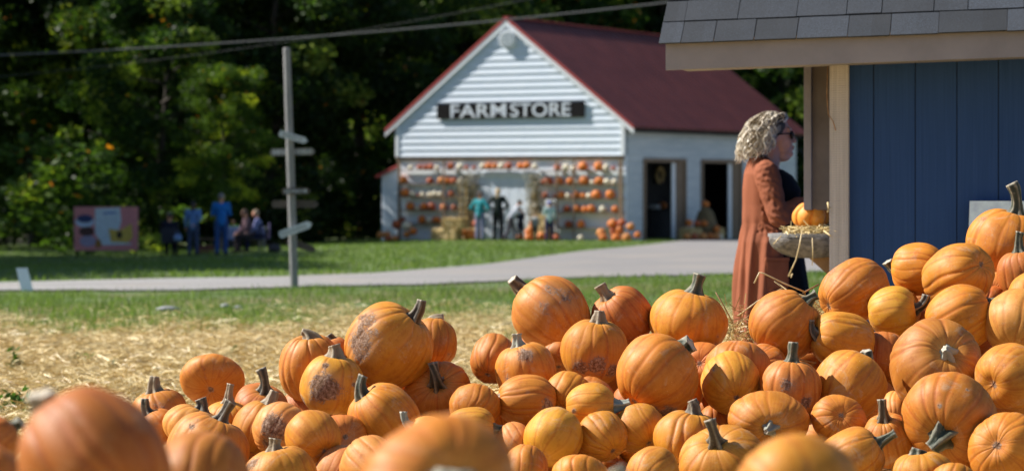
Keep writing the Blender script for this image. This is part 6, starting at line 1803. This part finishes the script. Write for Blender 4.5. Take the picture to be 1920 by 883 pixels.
# hanging box beside the serving side
a0 = HF.pix(1507, 300, 0.22)[0]; a1 = HF.pix(1521, 300, 0.22)[0]; a2 = HF.pix(1556, 300, 0.26)[0]; zb_ = HF.pix(1520, 394, 0.22)[1]
mb = MB(); mb.box(a0, a1, 0.22, 0.30, zb_, zbot(a0) + 0.05); hp = mb.build('hanging_trim', M['taupe'], shed, False, 0.002)
mb = MB(); mb.box(a1 + 0.001, a2 + 0.05, 0.262, 0.285, zb_, zbot(a1) + 0.05); mb.build('hanging_panel', pm('umber panel', (0.13, 0.105, 0.085), (0.19, 0.155, 0.13), 4, 0.7, 0.3), shed)
# side and back walls
mb = MB(); mb.box(x0 + 0.06, x0 + 0.10, 0.0715, 2.6, -0.2, zbot(x0)); mb.box(x0 + 0.10, XR, 2.56, 2.6, -0.2, zbot(x0)); mb.build('side_wall', M['blue'], shed)
mb = MB(); mb.box(XR - 0.05, XR, 0.092, 2.55, -0.2, zbot(XR)); mb.build('far_wall', M['blue'], shed)
# roof deck and shingles
PIT = R(42)
E0 = Vector((e0 - 0.022, -0.45, ztop(e0) - 0.005)); ex = Vector((1, 0, gt)).normalized(); eu = Vector((0, math.cos(PIT), math.sin(PIT))); eu = (eu - ex * eu.dot(ex)).normalized(); en = ex.cross(eu)
RL = (XR - e0) + 0.3; RU = 1.9
mb = MB(); 
dk = [E0 + ex * 0.03 + eu * 0.03 - en * 0.03, E0 + ex * (RL) + eu * 0.03 - en * 0.03, E0 + ex * RL + eu * RU - en * 0.03, E0 + ex * 0.03 + eu * RU - en * 0.03]
mb.prism(dk, -en * 0.0 + en * 0.028); mb.build('roof_deck', M['old_wood'], shed)
mb = MB(); back = [Vector((e0, 1.15 + 0, 0)), ]
mb.prism([E0 + ex * 0.03 + eu * RU - en * 0.03, E0 + ex * RL + eu * RU - en * 0.03, E0 + ex * RL + eu * RU + Vector((0, 1.6, -1.0)), E0 + ex * 0.03 + eu * RU + Vector((0, 1.6, -1.0))], (0, 0, 0.03)); mb.build('back_slope', M['shingle'], shed)
mb = MB(); mb.prism([E0 + ex * 0.03 + eu * 0.05 - en * 0.035, E0 + ex * 0.03 + eu * (RU) - en * 0.035, E0 + ex * 0.03 + eu * RU - en * 0.16, E0 + ex * 0.03 + eu * 0.12 - en * 0.16], (0.03, 0, 0)); mb.build('barge_board', M['taupe'], shed)
mb = MB(); z_s = zbot(e0) + 0.03
mb.prism([(e0 + 0.035, -0.384, zbot(e0) + 0.012), (XR, -0.384, zbot(XR) + 0.012), (XR, 0.0, zbot(XR) + 0.012), (e0 + 0.035, 0.0, zbot(e0) + 0.012)], (0, 0, 0.015)); mb.build('soffit', M['taupe'], shed)
Vs, Fs, Tn = [], [], []
rs = np.random.default_rng(21)
expo = 0.165
def shing(x0_, x1_, u0, u1, lift0, lift1, tone, sk0=0.0, sk1=0.0):
    n0 = len(Vs)
    for (x_, u_, l_) in ((x0_, u0, lift0), (x1_, u0, lift0), (x1_ + sk1, u1, lift1), (x0_ + sk0, u1, lift1)):
        Vs.append(E0 + ex * x_ + eu * u_ + en * l_)
    for (x_, u_, l_) in ((x0_, u0, lift0 - 0.007), (x1_, u0, lift0 - 0.007), (x1_ + sk1, u1, lift1 - 0.007), (x0_ + sk0, u1, lift1 - 0.007)):
        Vs.append(E0 + ex * x_ + eu * u_ + en * l_)
    for q_ in ((0, 1, 2, 3), (7, 6, 5, 4), (0, 4, 5, 1), (1, 5, 6, 2), (2, 6, 7, 3), (3, 7, 4, 0)): Fs.append(tuple(n0 + i_ for i_ in q_))
    Tn.extend([tone] * 8)
for k in range(int(RU / expo) + 1):
    u0 = k * expo - 0.006; x_ = -rs.uniform(0.0, 0.004)
    first = True
    while x_ < RL:
        w_ = rs.choice([0.15, 0.20, 0.25, 0.30]) * rs.uniform(0.9, 1.1)
        if first: w_ = rs.uniform(0.1, 0.16); first = False
        base_t = rs.uniform(0.15, 0.9)
        gap = rs.choice([0.002, 0.003, 0.004])
        # a tab of two tones laid side by side
        mid = w_ * rs.uniform(0.35, 0.65)
        jit = rs.uniform(-0.003, 0.003)
        up_ = rs.choice([0.0, 0.0015])
        shing(x_, x_ + mid, u0 + jit, u0 + expo + 0.05, 0.010 + up_, 0.003 + up_, float(np.clip(base_t, 0, 1)))
        shing(x_ + mid, x_ + w_ - gap, u0 + jit, u0 + expo + 0.05, 0.010 + up_, 0.003 + up_, float(np.clip(base_t + rs.uniform(-0.25, 0.25), 0, 1)))
        x_ += w_
me = np_mesh('shingles', np.array([tuple(v) for v in Vs]), np.array(Fs), False, {'tone': np.array(Tn)}); link_mesh('shingles', me, shed, [M['shingle']])
# live edge slab counter
cx_, cz_ = HF.pix(1512, 441, 0.12)
rx_ = HF.pix(1512 + 82, 441, 0.12)[0] - cx_
n0v = []; f0 = []
segs, rgs = 40, 12
mb = MB(); vv = []
for i in range(rgs + 1):
    phi = math.pi / 2 * i / rgs
    for k in range(segs):
        th = 2 * math.pi * k / segs
        wob = 1 + 0.025 * math.sin(5 * th + 1) + 0.015 * math.sin(9 * th + phi * 6)
        vv.append((cx_ + rx_ * math.cos(th) * math.cos(phi) ** 0.75 * wob, 0.30 + 0.21 * math.sin(th) * math.cos(phi) ** 0.75 * wob, cz_ - 0.012 - 0.105 * math.sin(phi) ** 1.0))
ff = [(i * segs + k, (i + 1) * segs + k, (i + 1) * segs + (k + 1) % segs, i * segs + (k + 1) % segs) for i in range(rgs) for k in range(segs)]
mb.add(vv, ff + [tuple(range(segs))]); cs_ = mb.build('counter_slab', pm('grey bark', (0.09, 0.08, 0.075), (0.24, 0.22, 0.20), 16, 0.85, 0.9, (2, 1, 3), 0.01), shed, True)
mb = MB(); mb.add([(cx_ + rx_ * 1.0 * math.cos(t_), 0.30 + 0.212 * math.sin(t_), cz_ + z_) for z_ in (-0.011, 0.004) for t_ in np.linspace(0, 2 * math.pi, 40, endpoint=False)],
       [tuple(range(40))[::-1], tuple(range(40, 80))] + [(i, (i + 1) % 40, 40 + (i + 1) % 40, 40 + i) for i in range(40)]); mb.build('slab_top', M['grey_wood'], cs_)
b0 = HF.pix(1508, 482, 0.3)[0]; b1, bz1 = HF.pix(1556, 513, 0.3); _, bz0 = HF.pix(1510, 474, 0.3)
mb = MB(); mb.prism([(b0, 0.26, bz0), (b1 + 0.06, 0.26, bz0), (b1 + 0.06, 0.26, bz1 - 0.08), (b1 - 0.01, 0.26, bz1)], (0, 0.05, 0)); mb.build('bracket', pm('tan bracket', (0.24, 0.13, 0.05), (0.34, 0.19, 0.08), 5, 0.7, 0.3), shed)
# light coloured block at the post foot
x_, z_ = HF.pix(1545, 520, -0.06)
# white board leaning on the wall
bx0, bz = HF.pix(1813, 640, -0.08); bx0 += 0; bxt, bzt = HF.pix(1817, 377, -0.08)
mb = MB(); mb.prism([(bx0 - 0.01, -0.16, 0.35), (bx0 + 0.46, -0.16, 0.35), (bxt + 0.46, -0.02, bzt), (bxt, -0.02, bzt)], (0, -0.012, 0)); o = mb.build('white_panel', flat('bluish white board', (0.72, 0.84, 0.97), 0.4), None)
o.location = HF.o; o.rotation_euler = (0, 0, HA); tag(o, 'blank white panel leaning on the blue wall behind the tallest pumpkin', 'panel')

# pumpkin on the counter, with a thick lobe at its left
s_ = F / (HF.world(cx_, 0.34, 0).y)
pc = HF.world(HF.pix(1523, 409, 0.34)[0], 0.34, HF.pix(1523, 404, 0.34)[1])
rng_ = np.random.default_rng(77)
rp = 37 / s_
me = pumpkin_mesh('pumpkin', rp, rp, rp * 0.72, 8, 0.16, rng_, dimple=0.25)
o = link_mesh('pumpkin', me); o.location = pc; o.rotation_euler = (R(6), R(-6), R(40)); o.color = (0.80, 0.30, 0.03, 1)
o.location.z = HF.o.z + cz_ + 0.022 + rp * 0.70
tag(o, 'deeply lobed pumpkin on straw on the shed counter in front of the woman', 'pumpkin')
st_ = link_mesh('stem', stem_mesh('stem', np.array([0, 0, rp * 0.58]), np.array([0, 0, 1.0]), np.array([0.01, 0.015, rp * 0.58 + 0.06]), 0.014, rng_), o); st_.color = (*ST['g'], 1)

def strand(P_, rad, name, label=None, parent=None, mat=None, cat=None):
    mb = MB(); mb.tube(P_, rad, 6); o = mb.build(name, mat or M['strawpiece'], parent, True)
    if label: tag(o, label, cat or 'straw')
    return o
M['strawpiece'] = pm('single straw', (0.50, 0.36, 0.16), (0.72, 0.57, 0.32), 30, 0.5, 0.2)
M['reedbrown'] = pm('brown stalk', (0.22, 0.10, 0.04), (0.40, 0.22, 0.09), 30, 0.6, 0.2)
# tuft of straw on the counter
n = 700
base = np.array(HF.world(cx_ + 0.02, 0.20, cz_ + 0.012))
tx, by = np.array(HF.t), np.array(HF.b)
u_ = RNG.uniform(-0.13, 0.17, n); v_ = RNG.normal(0.02, 0.06, n)
P = base[None] + tx[None] * u_[:, None] + by[None] * v_[:, None] + np.array([0, 0, 1])[None] * RNG.uniform(-0.005, 0.03, n)[:, None]
d = RNG.normal(0, 1, (n, 3)); d[:, 2] = d[:, 2] * 0.35 - 0.1; d /= np.linalg.norm(d, axis=1)[:, None]; d *= RNG.uniform(0.015, 0.05, n)[:, None]
w_ = np.cross(d, RNG.normal(0, 1, (n, 3))); w_ /= np.linalg.norm(w_, axis=1)[:, None]; w_ *= 0.002
V = np.stack([P - w_, P + w_, P + d + w_, P + d - w_], 1).reshape(-1, 3); i = np.arange(n) * 4
o = link_mesh('straw_tuft', np_mesh('straw_tuft', V, np.stack([i, i + 1, i + 2, i + 3], 1), False, {'hue': np.repeat(np.clip(RNG.normal(0.7, 0.2, n), 0, 1), 4)}), None, [M['straw']])
tag(o, 'golden straw under the lobed pumpkin on the shed counter', 'straw', kind='stuff')
def HP(px, py, y): x_, z_ = HF.pix(px, py, y); return HF.world(x_, y, z_)
strand([HP(1504, 432, 0.06), HP(1499, 460, 0.04), HP(1492, 488, 0.03), HP(1478, 518, 0.03)], 0.0035, 'straw_stalk', 'long pale straw hanging down from the counter front')
strand([HP(1478, 518, 0.03), HP(1486, 513, 0.03), HP(1483, 520, 0.0)], 0.003, 'straw_stalk', 'short frayed straw end below the long hanging one')
strand([HP(1523, 446, 0.05), HP(1524, 470, 0.04), HP(1523, 498, 0.04)], 0.0025, 'straw_stalk', 'thin straight straw hanging at the right of the counter front')
strand([HP(1465, 442, 0.05), HP(1450, 458, 0.04)], 0.003, 'straw_stalk', 'short straw pointing down left across the slab counter')
strand([HP(1545, 433, 0.03), HP(1557, 442, -0.05)], 0.004, 'straw_stalk', 'short pale straw touching the shed corner post')
strand([HP(1552, 380, 0.0), HP(1554, 390, -0.03), HP(1552, 398, -0.03)], 0.005, 'straw_stalk', 'tiny pale curl on the corner post edge above the counter')
strand([HP(1552, 122, -0.03), HP(1550, 180, -0.03), HP(1553, 215, -0.03), HP(1562, 228, -0.035), HP(1567, 245, -0.03)], 0.0022, 'twine', 'thin brown twine dangling along the corner post', cat='twine', mat=M['reedbrown'])

# dry stalks caught between the pumpkins below the woman
def PP(px, py, Y): return pix(px, py, Y)
Yq = 9.2
strand([PP(1342, 548, Yq), PP(1358, 575, Yq), PP(1374, 605, Yq)], 0.0026, 'dry_stalk', 'thin brown stalk rising behind the large golden pumpkin', mat=M['reedbrown'])
strand([PP(1414, 531, Yq), PP(1424, 511, Yq), PP(1430, 512, Yq), PP(1470, 531, Yq), PP(1509, 547, Yq)], 0.0032, 'straw_stalk', 'bent pale straw arching up in front of the cardigan hem')
strand([PP(1382, 593, Yq), PP(1420, 565, Yq), PP(1468, 540, Yq)], 0.0028, 'straw_stalk', 'straight pale straw sloping up to the bent one')
strand([PP(1452, 527, Yq), PP(1478, 546, Yq), PP(1512, 556, Yq - 0.1)], 0.003, 'straw_stalk', 'pale straw lying on the pumpkin below the woman')
strand([PP(1506, 549, Yq), PP(1535, 533, Yq + .1)], 0.003, 'straw_stalk', 'short straw pointing up right from the dark stem', mat=M['reedbrown'])
strand([PP(1365, 640, 8.9), PP(1420, 655, 8.75), PP(1470, 668, 8.6), PP(1530, 680, 8.6)], 0.0028, 'straw_stalk', 'long thin straw lying across the gap over the burst pumpkin')
strand([PP(1327, 580, 9.0), PP(1345, 605, 8.95), PP(1358, 628, 8.95)], 0.0022, 'dry_stalk', 'thin straw lying on the face of the large golden pumpkin')
def nest(px, py, Y, w, h_, n, label):
    c = pix(px, py, Y); s = F / Y
    P = np.array(c)[None] + RNG.normal(0, 1, (n, 3)) * np.array([w / s / 2, 0.05, h_ / s / 2])[None]
    d = RNG.normal(0, 1, (n, 3)) * np.array([1, 0.7, 0.6]); d /= np.linalg.norm(d, axis=1)[:, None]; d *= RNG.uniform(0.02, 0.07, n)[:, None]
    w_ = np.cross(d, RNG.normal(0, 1, (n, 3))); w_ /= np.linalg.norm(w_, axis=1)[:, None]; w_ *= 0.0014
    V = np.stack([P - w_, P + w_, P + d + w_, P + d - w_], 1).reshape(-1, 3); i = np.arange(n) * 4
    o = link_mesh('straw_tuft', np_mesh('straw_tuft', V, np.stack([i, i + 1, i + 2, i + 3], 1), False, {'hue': np.repeat(np.clip(RNG.normal(0.3, 0.25, n), 0, 1), 4)}), None, [M['straw']])
    tag(o, label, 'straw', kind='stuff')
nest(1388, 620, 9.15, 34, 38, 240, 'tangle of brown straw between the golden pumpkin and the woman')
nest(1535, 580, 9.3, 26, 22, 120, 'brown straw tucked beside the dark stem right of the woman')
# small pale scraps at the edge of the lawn
for px, py, lab in ((315, 583, 'left'), (422, 578, 'middle'), (446, 582, 'right')):
    q = hit(px, py); mb = MB(); mb.ell((0, 0, 0.02), (0.13 if lab == 'left' else 0.06, 0.06, 0.035), 10, 6)
    o = mb.build('stone', flat('pale stone ' + lab, (0.26, 0.26, 0.28)), None, True); o.location = q; tag(o, f'pale flat stone where straw meets lawn, {lab} one of three', 'stone', 'pale stones by the lawn edge')
